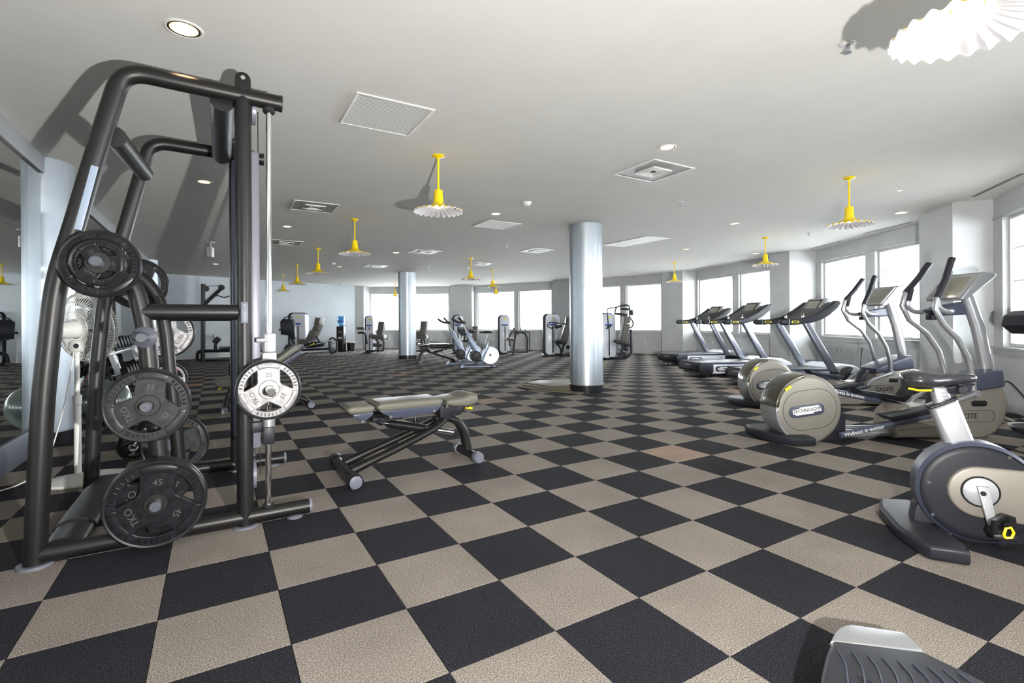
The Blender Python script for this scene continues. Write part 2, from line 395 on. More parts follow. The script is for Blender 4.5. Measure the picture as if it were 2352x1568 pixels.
# --- walls behind the camera
struct(slab((-9.2, -4.0), (4.5, -4.0), 0, HC, 0.2, -1, 'wall_behind', 'wall_paint'))
struct(slab((3.3, 0.35), (3.3, -4.0), 0, HC, 0.2, 1, 'wall_behind_right', 'wall_paint'))
# --- unseen ground outside, kept bright to bounce daylight up onto the ceiling
struct(MB().box(-40, -30, -9.2, 60, 70, -9.0).done('ground_outside', 'ground_bounce'))

# --- columns
def column(x, y, r, label, n=48):
    t = thing('column', label, 'column', (x, y, 0))
    MB().lathe([(r, 0.12), (r, HC - 0.002)], n=n).done('shaft', 'column_silver', t)
    MB().lathe([(r - .01, 0), (r + 0.006, 0), (r + 0.006, 0.118), (r - .01, 0.118)], n=n).done('base_band', 'black_base', t)
    MB().lathe([(r + .0005, 0.118), (r + .008, 0.12), (r + .008, .126), (r + .0005, .13)], n=n).done('base_trim', 'brushed', t)
    return t
column(1.235, 8.32, 0.272, 'large silver round column in the middle, cardboard sheets at its foot')
column(-3.36, 16.02, 0.277, 'smaller far silver round column left of the spin bikes')
c = gw(-4.0, -6.8); column(c.x, c.y, 0.28, 'silver column set in the mirror wall behind the white fan')
c = gw(-4.0, -27.2); column(c.x, c.y, 0.28, 'distant silver column set in the mirror wall beside the dumbbells')

# ================================================================== CEILING FITTINGS
def pendant():
    t = thing('pendant_lamp', 'x', 'lamp', (0, 0, HC), 0, 'yellow pendant lamps')
    MB().lathe([(0, 0), (0.058, 0), (0.060, -0.008), (0.045, -0.016), (0.022, -0.024), (0.014, -0.03), (0, -0.03)], n=24).done('ceiling_rose', 'enamel_yellow', t)
    MB().lathe([(0.0105, -0.02), (0.0105, -0.315), (0.017, -0.32), (0.017, -0.338), (0, -0.34)], n=14).done('rod', 'enamel_yellow', t)
    MB().lathe([(0, -0.33), (0.036, -0.332), (0.042, -0.342), (0.042, -0.385), (0.0435, -0.387), (0.0435, -0.392), (0.044, -0.394), (0.050, -0.450), (0.052, -0.456), (0.04, -0.456)], n=32).done('socket_cover', 'enamel_yellow', t)
    pr = [(0.050, -0.452), (0.07, -0.474), (0.10, -0.492), (0.14, -0.508), (0.19, -0.524), (0.232, -0.536)]
    up = MB().lathe(pr, n=144, rip=24, amp=0.06, r0=0.07).done('shade', 'enamel_yellow', t)
    dn = [(r, h - 0.004) for r, h in pr]
    MB().lathe(dn + [(0.2335, -0.541), (0.2335, -0.535)], n=144, rip=24, amp=0.06, r0=0.07).done('shade_lining', 'enamel_white', t, label='white inner face of the shade')
    MB().sphere((0, 0, -0.47), 0.045, (1, 1, 0.9)).done('bulb', 'lamp_glow', t)
    return t
proto = pendant()
PL = [((-0.70, 4.80), 'yellow scalloped pendant lamp nearest left of centre, shade lit from below', 8),
      ((-2.42, 7.71), 'yellow pendant lamp second in the left row, before the round column', 5),
      ((-4.14, 10.68), 'yellow pendant lamp third in the left row, above the leg press', 4),
      ((-5.85, 13.62), 'yellow pendant lamp fourth in the left row, near the back wall', 3),
      ((-7.56, 16.52), 'yellow pendant lamp farthest in the left row, just right of the rack posts', 3),
      ((-4.72, 20.2), 'tiny yellow pendant lamp peeping left of the far round column', 2),
      ((-1.02, 12.45), 'yellow pendant lamp in the middle, above the spin bikes', 3),
      ((-0.59, 15.40), 'yellow pendant lamp in the middle, before the far windows', 2),
      ((-0.60, 18.95), 'small yellow pendant lamp farthest in the middle, before the window', 2),
      ((3.81, 5.63), 'yellow pendant lamp on the right, above the elliptical trainers', 8),
      ((4.91, 9.66), 'yellow pendant lamp on the right, above the nearest treadmill', 5),
      ((4.45, 13.65), 'small yellow pendant lamp on the right, before the farthest treadmill pier', 3)]
first = True
cc = at(2222, 42, HC - .5)
PL.append(((cc.x, cc.y), 'large yellow pendant lamp cut off by the top right corner', 10))
for (x, y), lb, pw in PL:
    o = proto if first else copy_tree(proto, (x, y, HC), label=lb)
    if first: o.location = (x, y, HC); o['label'] = lb; first = False
    o.rotation_euler = (0, 0, random.random())
    l = bpy.data.lights.new('pendant_light', 'SPOT'); l.energy = pw * 1.0; l.color = (1, .84, .6); l.spot_size = 2.6; l.spot_blend = 0.6; l.shadow_soft_size = 0.05
    lo = bpy.data.objects.new('pendant_light', l); lo.location = (x, y, HC - 0.555); C.objects.link(lo)
def downlight(x, y, r, label, on=True, pw=18):
    t = thing('downlight', label, 'light', (x, y, HC), 0, 'recessed downlights')
    MB().lathe([(r * .84, -0.004), (r * .9, -0.007), (r, -0.004), (r, 0.0), (r * .84, 0)], n=40).done('trim_ring', 'vent_white', t)
    MB().lathe([(r * .84, -.0045), (r * .72, -0.0035), (r * .70, -.003)], n=40).done('reflector', 'reflector_gold', t)
    MB().lathe([(r * .72, -.0038), (0, -.006)], n=30).done('lens', 'down_glow', t)
    if on:
        l = bpy.data.lights.new('downlight_beam', 'SPOT'); l.energy = pw; l.color = (1, .62, .33); l.spot_size = 0.42; l.spot_blend = 0.9; l.shadow_soft_size = 0.04
        lo = bpy.data.objects.new('downlight_beam', l); lo.location = (x, y, HC - 0.02); C.objects.link(lo)
DL = [((-1.77, 2.71), .093, 'large lit recessed downlight above the rack, upper left'), ((-3.46, 5.63), .085, 'lit recessed downlight seen through the rack frame'),
      ((1.44, 4.61), .085, 'lit recessed downlight above the square air diffuser right of centre'), ((-0.23, 7.40), .08, 'recessed downlight by the blank square ceiling panel, mid ceiling'),
      ((3.69, 8.25), .08, 'recessed downlight right of the large column'), ((5.85, 7.49), .085, 'recessed downlight near the right window bay'),
      ((3.90, 11.17), .08, 'small recessed downlight between the double panel and the far windows'), ((-2.65, 11.43), .08, 'small recessed downlight left of the white air diffuser'),
      ((-3.71, 8.26), .075, 'dim recessed downlight left of the second yellow pendant'), ((-7.93, 13.38), .08, 'recessed downlight low at left seen through the rack'),
      ((5.85, 11.98), .08, 'recessed downlight touching the second window pier'), ((-4.9, 14.2), .08, 'recessed downlight over the far left floor')]
for (x, y), r, lb in DL: downlight(x, y, r, lb)
for (px, py, pw) in ((1558, 1040, 26), (1700, 900, 26), (930, 858, 30), (440, 882, 24), (1140, 918, 16), (450, 827, 20)):
    p = at(px, py); l = bpy.data.lights.new('downlight_beam', 'SPOT'); l.energy = pw * 4.0; l.color = (1, .40, .14); l.spot_size = 0.26; l.spot_blend = 0.8; l.shadow_soft_size = 0.03
    lo = bpy.data.objects.new('downlight_beam', l); lo.location = (p.x, p.y, HC - .02); C.objects.link(lo)
def diffuser(i0, j0, i1, j1, label, mm='vent_metal', inner=True, cat='vent'):
    a = gw((i0 + i1) / 2, (j0 + j1) / 2, HC); w = (i1 - i0) * S / 2; h = (j1 - j0) * S / 2
    t = thing('air_diffuser' if inner else 'access_panel', label, cat, a, YAW, 'square ceiling diffusers' if inner else 'blank ceiling panels')
    f = MB(); e = .022
    for q in ((-w, -h, w, -h + e), (-w, h - e, w, h), (-w, -h + e, -w + e, h - e), (w - e, -h + e, w, h - e)): f.box(q[0], q[1], -0.010, q[2], q[3], 0, .003)
    f.done('frame', 'vent_white', t)
    MB().box(-w + e, -h + e, -0.005, w - e, h - e, -0.0005).done('panel', mm, t)
    if inner:
        for k, q in enumerate((.46, .36, .26, .16)):
            b = MB(); ww, hh = w * q, h * q; e2 = .012
            for z in ((-ww, -hh, ww, -hh + e2), (-ww, hh - e2, ww, hh), (-ww, -hh + e2, -ww + e2, hh - e2), (ww - e2, -hh + e2, ww, hh - e2)): b.box(z[0], z[1], -0.018 + k * .002, z[2], z[3], -0.006)
            b.done('louvre', 'vent_white', t)
        MB().box(-w * .46, -h * .46, -.0062, w * .46, h * .46, -.0052).done('duct_opening', 'vent_dark', t)
    else:
        b = MB()
        for k in range(26): b.box(-w + e, -h + e + (2 * h - 2 * e) * k / 26, -.0065, w - e, -h + e + (2 * h - 2 * e) * (k + .35) / 26, -.0051)
        b.done('mesh_face', 'vent_white', t, kind='stuff')
diffuser(8.15, -1.0, 9.55, .4, 'grey square air diffuser nearest, right of centre below a downlight')
diffuser(1.55, -9.1, 2.88, -7.7, 'grey square air diffuser with bright louvres, right of the rack posts')
diffuser(1.65, -17.3, 2.98, -15.85, 'grey square air diffuser half behind the chrome guide rods')
diffuser(8.25, -17.1, 9.7, -15.7, 'white square air diffuser above the far round column', 'vent_white')
diffuser(13.3, -14.0, 14.65, -12.5, 'white square air diffuser left of the large column top', 'vent_white')
diffuser(7.9, -25.0, 9.3, -23.6, 'small distant air diffuser above the far left window', 'vent_white')
diffuser(13.4, -20.6, 14.8, -19.2, 'distant grey air diffuser left of the middle pendants')
diffuser(1.45, -1.05, 2.8, .38, 'large perforated square ceiling panel above the bench, upper left', 'vent_metal', False, 'panel')
diffuser(8.05, -8.85, 9.5, -7.5, 'small perforated ceiling panel in mid ceiling left of the column', 'vent_metal', False, 'panel')
diffuser(15.75, -8.6, 17.15, -7.15, 'right half of the double ceiling panel by the large column', 'vent_white', False, 'panel')
diffuser(15.75, -10.05, 17.15, -8.62, 'left half of the double ceiling panel touching the large column', 'vent_white', False, 'panel')
def sprinkler(x, y, label):
    t = thing('sprinkler', label, 'sprinkler', (x, y, HC), 0, 'fire sprinklers')
    MB().lathe([(0.04, 0), (0.042, -.004), (0.03, -.010), (.012, -.008)], n=20).done('rosette', 'vent_white', t)
    MB().tube([(-.012, 0, -.01), (-.014, 0, -.035), (0, 0, -.05)], .003, 6).tube([(.012, 0, -.01), (.014, 0, -.035), (0, 0, -.05)], .003, 6).cyl((0, 0, -.005), (0, 0, -.03), .005, 8).done('nozzle', 'brushed', t)
    MB().lathe([(0, -.05), (.02, -.052), (.022, -.055), (0, -.056)], n=14).done('deflector', 'brushed', t)
for (x, y), lb in [((1.96, 2.90), 'chrome sprinkler head nearest, left of the big corner pendant'), ((4.67, 6.0), 'sprinkler head right of the pendant over the ellipticals'),
                   ((2.28, 6.72), 'sprinkler head right of centre below the nearest diffuser'), ((5.48, 9.2), 'sprinkler head before the right window wall'),
                   ((-0.09, 10.38), 'small sprinkler head between the columns'), ((-2.37, 14.22), 'tiny sprinkler head left of the far round column')]: sprinkler(x, y, lb)
def smoke(x, y, label, r=.06):
    t = thing('smoke_detector', label, 'detector', (x, y, HC), 0, 'smoke detectors')
    MB().lathe([(r, 0), (r, -.012), (r * .85, -.022), (r * .8, -.022)], n=28).done('base', 'vent_white', t)
    MB().lathe([(r * .8, -.02), (r * .78, -.04), (r * .5, -.05), (0, -.052)], n=28).done('cover', 'white_plastic', t)
smoke(0.21, 6.69, 'round white smoke detector on the ceiling left of the large column')
smoke(-4.75, 13.3, 'distant white smoke detector over the far left floor'); smoke(-6.82, 20.0, 'white dome camera near the far left wall top'); smoke(-1.3, 14.6, 'white smoke detector behind the middle pendant')
# slot vents along the window side
for n_, (a, b, w) in enumerate([(at(2233, 452, HC), at(2352, 396, HC), .10), (at(1982, 536, HC), at(2097, 508, HC), .08), (at(1860, 571, HC), at(1935, 552, HC), .08), (at(1695, 601, HC), at(1765, 590, HC), .08), (at(1590, 618, HC), at(1645, 609, HC), .08)]):
    d = b - a; M = Matrix.Translation(a) @ Matrix.Rotation(math.atan2(d.y, d.x), 4, 'Z')
    t = thing('slot_vent', ['black linear slot vent at the right frame edge above the window', 'linear slot vent above the right window pair, right part', 'linear slot vent above the right window pair, left part',
                            'linear slot vent behind the treadmill pendant', 'farthest linear slot vent over the far right bay'][n_], 'vent', (0, 0, 0), 0, 'linear slot vents')
    MB().box(0, -w / 2, -.004, d.length, w / 2, -.0005).done('frame', 'vent_white', t, M=M)
    MB().box(.02, -w / 4, -.0055, d.length - .02, -w / 16, -.004).done('slot', 'vent_dark', t, M=M); MB().box(.02, w / 16, -.0055, d.length - .02, w / 4, -.004).done('slot', 'vent_dark', t, M=M)
t = thing('ceiling_speaker', 'small white bracketed box hanging from the ceiling seen through the rack', 'speaker', (-5.88, 9.75, HC))
MB().box(-.06, -.06, -.012, .06, .06, 0, .003).done('mount_plate', 'vent_white', t); MB().cyl((0, 0, -.01), (0, 0, -.12), .014, 12).done('stem', 'vent_white', t); MB().box(-.05, -.04, -.30, .05, .05, -.11, .012).done('housing', 'white_plastic', t)

# ================================================================== SMITH MACHINE (rack) at the left
A30 = YAW
RK = Frame(*gw(-.2, 1.03)[:2], A30)
T = thing('smith_machine', 'tall charcoal tube smith machine with chrome guide rods and loaded plate horns', 'weight machine', RK.loc(), A30)
YF = 1.27
for y, dz in ((0, 0), (YF, .03)):
    MB().tube([(-.893, y, .012), (-.875, y, .45), (-.858, y, .83), (-.811, y, 1.36), (-.742, y, 1.64), (-.664, y, 1.98), (-.60, y, 2.25), (-.545, y, 2.47 + dz), (-.30, y, 2.462 + dz), (.19, y, 2.455 + dz)], .045, 20, .16).done('side_frame', 'rack_metal', T)
    MB().tube([(-.87, y, .052), (.34, y, .052)], .042, 18).done('base_tube', 'rack_metal', T)
    MB().lathe([(0, .0), (.036, 0), (.042, -.008), (.042, -.016), (0, -.016)], (.356, y, .052), (1, 0, 0), 20).done('end_cap', 'cap_grey', T)
    MB().lathe([(.02, 0), (.046, 0), (.046, .012), (.02, .02)], (.26, y, 0), (0, 0, 1), 18).done('foot', 'cap_grey', T)
    MB().tube([(0, y, .010), (0, y, 2.50 + dz)], .043, 20).done('post', 'rack_metal', T)
    MB().prism([(-.04, 2.44)] + arc(0, 2.545 + dz, .04, 180, 0, 8)[0:] + [(.04, 2.44)], y - .03, y + .03, .006).done('post_bracket', 'rack_metal', T)
    MB().cyl((0, y - .035, 2.55 + dz), (0, y - .028, 2.55 + dz), .012, 12).done('bolt', 'chrome', T)
    MB().cyl((-.893, y, 0), (-.893, y, .014), .068, 24).done('foot_plate', 'cap_grey', T)
    MB().cyl((0, y, 0), (0, y, .012), .066, 24).done('foot_plate', 'cap_grey', T)
    MB().cyl((.19, y, 2.455 + dz), (.205, y, 2.455 + dz), .047, 20).done('end_cap', 'plastic_black', T)
    MB().tube([(-.78, y, 1.50), (-.68, y, 1.535), (-.585, y, 1.49), (-.50, y, 1.36), (-.455, y, 1.12), (-.432, y, .80), (-.40, y, .45), (-.375, y, .06)], .042, 18, .10).done('storage_tube', 'rack_metal', T)
    MB().tube([(-.47, y, 1.222), (-.03, y, 1.222)], .043, 18).done('mid_rail', 'rack_metal', T)
    MB().box(-.018, y - .048, 1.16, .018, y - .042, 1.28, .003).cyl((0, y - .05, 1.18), (0, y - .046, 1.18), .008, 10).cyl((0, y - .05, 1.26), (0, y - .046, 1.26), .008, 10).done('joint_plate', 'cap_grey', T)
    MB().tube([(.118, y, .09), (.135, y, 2.42)], .0165, 18).done('guide_rod', 'chrome', T)
    MB().cyl((.118, y, .088), (.118, y, .105), .032, 18).done('rod_collar', 'plastic_black', T); MB().cyl((.135, y, 2.385), (.135, y, 2.42), .034, 18, .006).done('rod_collar', 'plastic_black', T)
    MB().cyl((.127, y, .99), (.127, y, 1.10), .036, 20, .006).box(.09, y - .03, .86, .165, y + .03, .99, .01).cyl((.06, y - .02, 1.06), (.12, y - .02, 1.06), .014, 12).done('bearing_block', 'silver_light', T)
    MB().cyl((.122, y, .55), (.122, y, .645), .036, 20, .004).done('stopper', 'brushed', T)
    MB().box(.09, y - .042, .46, .15, y + .036, .56, .006).box(.02, y - .02, .53, .088, y + .02, .59, .004).done('stopper_grip', 'plastic_dark', T)
    for hx, hz, L in ((-.405, .25, .17), (-.44, .748, .17), (-.458, 1.09, .16), (-.625, 1.455, .20)):
        s = -1 if y == 0 else 1
        MB().lathe([(0, 0), (.055, 0), (.055, .012), (.026, .03), (.026, L), (.020, L + .006), (0, L + .006)], (hx, y + s * .03, hz), (0, s, 0), 24).lathe([(0, 0), (.006, 0), (.006, .003), (0, .003)], (hx, y + s * (.036 + L), hz), (0, s, 0), 6).done('weight_horn', 'horn_grey', T)
MB().tube([(-.585, 0.035, 2.13), (-.575, YF - .035, 2.25)], .052, 20).done('cross_brace', 'rack_metal', T)
MB().tube([(-.10, 0.045, 2.435), (-.09, YF - .03, 2.465)], .068, 24, sy=.95).done('top_beam', 'plastic_black', T)
MB().tube([(-.80, 0.03, .055), (-.80, YF - .03, .055)], .048, 24, sy=1.75).done('floor_beam', 'rack_metal', T)
MB().tube([(-.80, 0.30, .058), (-.80, YF - .25, .058)], .053, 24, sy=1.75).done('floor_beam_sleeve', 'plastic_black', T)
MB().box(.035, .05, .43, .05, .17, 2.16, .004).box(.035, .045, .43, .085, .055, 2.16, .004).done('cable_guard', 'lavender_panel', T)
MB().box(-.03, YF - .17, .30, .03, YF - .08, 2.40, .01).done('counterweight_guard', 'plastic_navy', T)
MB().cyl((.04, .09, .27), (.06, .09, .27), .085, 28).done('pulley', 'cap_grey', T); MB().cyl((.05, .10, 2.42), (.07, .10, 2.42), .08, 28).done('pulley', 'lavender_panel', T)
MB().tube([(.085, .10, .25), (.083, .10, 2.42)], .003, 6).done('cable', 'plastic_black', T)
MB().box(-.70, -.0465, 1.62, -.67, -.044, 1.95, .001).done('label_strip', 'strip_blue', T, M=Matrix.Translation((.0, 0.002, 0)) @ Matrix.Translation((-.69, 0, 1.79)) @ Matrix.Rotation(.205, 4, 'Y') @ Matrix.Translation((.69, 0, -1.79)))
# plates ------------------------------------------------------------
def holes_disc(r, th, bev=.004, hub=.027, rot=0.0):
    cu = bpy.data.curves.new('c', 'CURVE'); cu.dimensions = '2D'; cu.fill_mode = 'BOTH'; cu.extrude = th / 2 - bev; cu.bevel_depth = bev; cu.bevel_resolution = 2
    def add(pts):
        s = cu.splines.new('POLY'); s.points.add(len(pts) - 1)
        for k, p in enumerate(pts): s.points[k].co = (p[0], p[1], 0, 1)
        s.use_cyclic_u = True
    add(arc(0, 0, r, 0, 360, 72)[:-1]); add(arc(0, 0, hub, 0, 360, 32)[:-1])
    for k in range(3):
        a0 = 90 + rot + 60 + 120 * k
        o = arc(0, 0, r * .77, -34, 34, 12); inn = []
        for t in range(13):
            a = 34 - 68 * t / 12; rr = r * (.40 + .33 * (abs(a) / 34) ** 2.0); inn.append((rr * math.cos(math.radians(a)), rr * math.sin(math.radians(a))))
        P = o + inn[1:-1]; ca, sa = math.cos(math.radians(a0)), math.sin(math.radians(a0))
        add([(x * ca - y * sa, x * sa + y * ca) for x, y in P])
    ob = bpy.data.objects.new('c', cu); me = bpy.data.meshes.new_from_object(ob); bpy.data.objects.remove(ob); return me
def plate(r, th, num, lab, M, cm='rubber', letter='letter_worn', back='rubber_edge', hubm='rack_metal', rot=0.0, spin=0.0, brand=True, group=None):
    """front face at local y=0 facing -y, body behind it"""
    t = thing('weight_plate', lab, 'weight plate', (0, 0, 0), 0, group); t.matrix_world = M @ Matrix.Rotation(spin, 4, 'Y')
    X = Matrix.Rotation(PI / 2, 4, 'X')
    me = holes_disc(r, th, .004, .026, rot); me.transform(Matrix.Translation((0, th / 2, 0)) @ X); me.materials.append(MATS[cm])
    for f in me.polygons: f.use_smooth = True
    me.set_sharp_from_angle(angle=math.radians(30))
    o = bpy.data.objects.new('disc', me); C.objects.link(o); o.parent = t
    MB().lathe([(r - .012, -.004), (r - .004, -.008), (r + .002, -.002), (r + .003, th * .5), (r + .002, th - .002), (r - .006, th)], (0, 0, 0), (0, 1, 0), 72).done('rim', back, t)
    MB().lathe([(.026, -.004), (.05, -.004), (.053, 0), (.053, .002)], (0, 0, 0), (0, 1, 0), 36).done('hub_ring', hubm, t)
    for k in range(3):
        a0 = 90 + rot + 120 * k
        pts = [(r * .93 * math.cos(math.radians(a0 + a)), r * .93 * math.sin(math.radians(a0 + a))) for a in [(-25 + 50 * q / 10) for q in range(11)]]
        pts += [(r * .74 * math.cos(math.radians(a0 + a)), r * .74 * math.sin(math.radians(a0 + a))) for a in [(24 - 48 * q / 10) for q in range(11)]]
        MB().prism(pts, -.009, .002, .003, 2).done('raised_pad', cm, t)
        a1 = a0 + 60; b = MB()
        for q in range(7):
            a = math.radians(a1 - 24 + 8 * q); p0 = (r * .80 * math.cos(a), -.002, r * .80 * math.sin(a)); p1 = (r * .90 * math.cos(a), -.002, r * .90 * math.sin(a)); b.tube([p0, p1], r * .026, 8)
        b.done('grip_ridges', cm, t, kind='stuff')
        body = num if (k != 1 or not brand) else 'TKO'
        ta = {0: 0, 1: 120, 2: 240}[k] + rot
        rr = r * .50
        Mt = Matrix.Rotation(-math.radians(ta), 4, 'Y') @ Matrix.Translation((0, -.0012, rr)) @ X
        text(body, r * .21 if k != 1 else r * .22, letter, t, Mt)
    return t
def RM(px, py, y):
    x, z = RK.xz(px, py, y); return Matrix.Translation((*RK.o, 0)) @ Matrix.Rotation(A30, 4, 'Z') @ Matrix.Translation((x, y, z))
def RL(x, y, z): return Matrix.Translation((*RK.o, 0)) @ Matrix.Rotation(A30, 4, 'Z') @ Matrix.Translation((x, y, z))
g_ = 'weight plates on the smith machine'
plate(.215, .040, '45', 'black rubber 45 plate in front on the lowest near horn', RL(-.405, -.150, .250), group=g_, spin=.08)
plate(.218, .040, '45', 'black rubber 45 plate behind the front one on the lowest horn', RL(-.405, -.106, .250), group=g_, spin=.75)
plate(.182, .038, '35', 'dark grey 35 plate on the middle near horn', RL(-.436, -.140, .748), 'rubber_worn', 'letter_worn', group=g_, spin=.12)
plate(.162, .034, '25', 'larger black plate behind the small one at the upper left horn', RL(-.625, -.105, 1.455), group=g_, spin=.35)
plate(.108, .026, '10', 'small black plate in front at the upper left horn', RL(-.625, -.160, 1.455), group=g_, spin=-.5)
plate(.163, .034, '25', 'silver faced 25 plate on the near end of the bar', RL(.112, -.165, .790), 'plate_steel', 'letter_dark', hubm='plate_steel', group=g_)
plate(.163, .034, '25', 'plate on the far end of the bar, seen edge on behind the post', RL(.112, YF + .13, .790), 'rubber', group=g_)
plate(.182, .036, '35', 'black 35 plate on the upper far horn behind the near one', RL(-.625, YF + .06, 1.455), group=g_, spin=.3)
plate(.182, .036, '35', 'worn grey 35 plate on the far horn below the mid rail', RL(-.458, YF + .06, 1.09), 'plate_steel', 'letter_dark', group=g_, spin=-2.1)
plate(.112, .026, '10', 'small worn grey plate on the far horn below the large worn one', RL(-.44, YF + .06, .748), 'plate_steel', 'letter_dark', group=g_)
plate(.215, .040, '45', 'dark 45 plate on the lowest far horn, right of the front plates', RL(-.405, YF + .05, .250), 'rubber_worn', 'letter_dark', group=g_, spin=-.8)
t = thing('barbell', 'chrome barbell held between the guide rods with a bright sleeve end', 'barbell', RK.loc(), A30)
MB().tube([(.112, -.02, .79), (.112, YF + .02, .79)], .014, 16).done('shaft', 'brushed', t)
for s, y0 in ((-1, -.04), (1, YF + .04)):
    MB().lathe([(0, 0), (.04, 0), (.04, .02), (.0235, .022), (.0235, .26), (.019, .265), (0, .265)], (.112, y0, .79), (0, s, 0), 28).done('sleeve', 'chrome', t)
    MB().box(.08, y0 + s * .0 - .02, .765, .15, y0 + .02, .86, .008).done('hook', 'silver_light', t)
# loaded bar on the floor behind the rack
p = at(309, 1057); t = thing('barbell', 'short bar with small black plates and chrome collar on the floor behind the storage tubes', 'barbell', (p.x, p.y, 0), A30)
MB().tube([(0, -.1, .125), (0, .85, .125)], .014, 12).done('shaft', 'chrome', t); MB().cyl((0, -.12, .125), (0, -.09, .125), .022, 16).done('sleeve_cap', 'chrome', t)
MB().cyl((0, -.05, .125), (0, -.03, .125), .034, 16).tube([(0, -.04, .15), (.05, -.04, .175), (.11, -.04, .19)], .005, 8).done('collar', 'chrome', t)
for y in (0, .70):
    pt = plate(.125, .03, '10', 'small black plate on the %s end of the floor bar' % ('near' if y == 0 else 'far'), Matrix.Translation((p.x, p.y, 0)) @ Matrix.Rotation(A30, 4, 'Z') @ Matrix.Translation((0, y, .128)), group='plates on the floor bar')

# ================================================================== WEIGHT BENCH (centre)
def bench(ox, oy, ang, label, parent_scale=1.0, flat=0.0, pad='upholstery', shell='plastic_navy'):
    """x=0 rear crossbar, x~.95 front feet; seat at the front; backrest lies over the rear"""
    t = thing('weight_bench', label, 'bench', (ox, oy, 0), ang, 'adjustable benches')
    MB().tube([(0, -.33, .055), (0, .33, .055)], .042, 18).done('rear_crossbar', 'rack_metal', t)
    for s in (-1, 1):
        MB().lathe([(.050, -.05), (.054, -.045), (.054, .012), (.05, .02)], (0, s * .33, .055), (0, s, 0), 24).done('foot_ring', 'plastic_dark', t)
        MB().lathe([(0, .0), (.036, .004), (.044, .0), (.044, -.01)], (0, s * .352, .055), (0, s, 0), 24).done('foot_cap', 'cap_grey', t)
        MB().tube([(.02, s * .12, .075), (.30, s * .115, .19), (.58, s * .10, .315), (.70, s * .085, .375), (.76, s * .05, .42), (.78, s * .02, .44)], .036, 16, .06).done('main_tube', 'rack_metal', t)
        MB().lathe([(.036, -.05), (.046, -.045), (.046, .0), (.036, .012)], (1.02, s * .21, .045), (0, s, 0), 22).done('foot_ring', 'cap_grey', t)
        MB().lathe([(0, .006), (.034, .004), (.038, -.002)], (1.02, s * .225, .045), (0, s, 0), 22).done('foot_cap', 'cap_grey', t)
    MB().tube([(.72, 0, .44), (.82, 0, .445), (.92, 0, .40), (.985, 0, .27), (1.02, 0, .06)], .040, 18, .05).done('front_leg', 'rack_metal', t)
    MB().tube([(1.02, -.2, .045), (1.02, .2, .045)], .034, 16).done('front_crossbar', 'rack_metal', t)
    MB().prism([(.75, .40), (.75, .60), (.80, .61), (.98, .58), (.99, .55), (.93, .47), (.86, .46), (.80, .40)], -.055, .055, .006).done('seat_bracket', 'plastic_dark', t)
    MB().tube([(.10, 0, .545), (.72, 0, .555)], .034, 16, sy=1.6).done('back_beam', 'rack_metal', t)
    MB().tube([(.24, 0, .50), (.29, 0, .455)], .03, 14).box(.20, -.04, .48, .27, .04, .55, .006).done('actuator_bracket', 'plastic_dark', t)
    MB().tube([(.26, 0, .47), (.34, 0, .448)], .022, 16).done('piston', 'chrome', t)
    MB().tube([(.33, 0, .45), (.62, 0, .355)], .043, 18).done('telescopic_tube', 'rack_metal', t)
    MB().tube([(.62, 0, .36), (.88, 0, .275)], .030, 16).done('inner_tube', 'chrome', t)
    MB().tube([(.56, 0, .52), (.555, 0, .42)], .007, 8).cyl((.53, 0, .425), (.58, 0, .425), .012, 10).done('locking_pin', 'chrome', t)
    # padded parts
    def cush(x0, x1, z0, w, name, hz=.075, wav=0.0):
        MB().prism([(x0 + .03, z0), (x1 - .03, z0), (x1, z0 + .03), (x1, z0 + hz * .7), (x1 - .03, z0 + hz), (x0 + .03, z0 + hz), (x0, z0 + hz * .7), (x0, z0 + .03)], -w, w, .028, 4).done(name, pad, t)
    cush(-.01, .20, .60, .135, 'head_pad'); cush(.205, .735, .605, .155, 'back_pad', .085)
    MB().prism([(.03, .60), (.19, .61), (.18, .575), (.12, .52), (.10, .52), (.04, .57)], -.125, .125, .008).done('head_shell', shell, t)
    MB().prism([(.215, .62), (.73, .625), (.70, .565), (.66, .54), (.34, .525), (.26, .575)], -.145, .145, .01).done('back_shell', shell, t)
    MB().prism([(.76, .61), (.83, .585), (.95, .575), (1.02, .59), (1.055, .64), (1.04, .695), (.98, .705), (.90, .675), (.82, .67), (.765, .66)], -.16, .16, .03, 4).done('seat', pad, t)
    MB().tube([(.97, -.06, .545), (1.03, -.07, .53)], .014, 12).done('adjust_lever', 'yellow', t)
    for x, z in ((.10, .53), (.31, .545), (.66, .56), (.77, .595), (.95, .575)):
        MB().cyl((x, -.148, z), (x, -.152, z), .010, 12).cyl((x, -.14, z), (x, -.149, z), .013, 12).done('bolt', 'chrome', t)
    for o in kids(t):
        for v in o.data.vertices:
            if v.co.z > .1: v.co.z = .1 + (v.co.z - .1) * .77
    return t
bench(-1.262, 3.745, A30, 'adjustable bench with olive grey pads alone on the carpet, centre left')
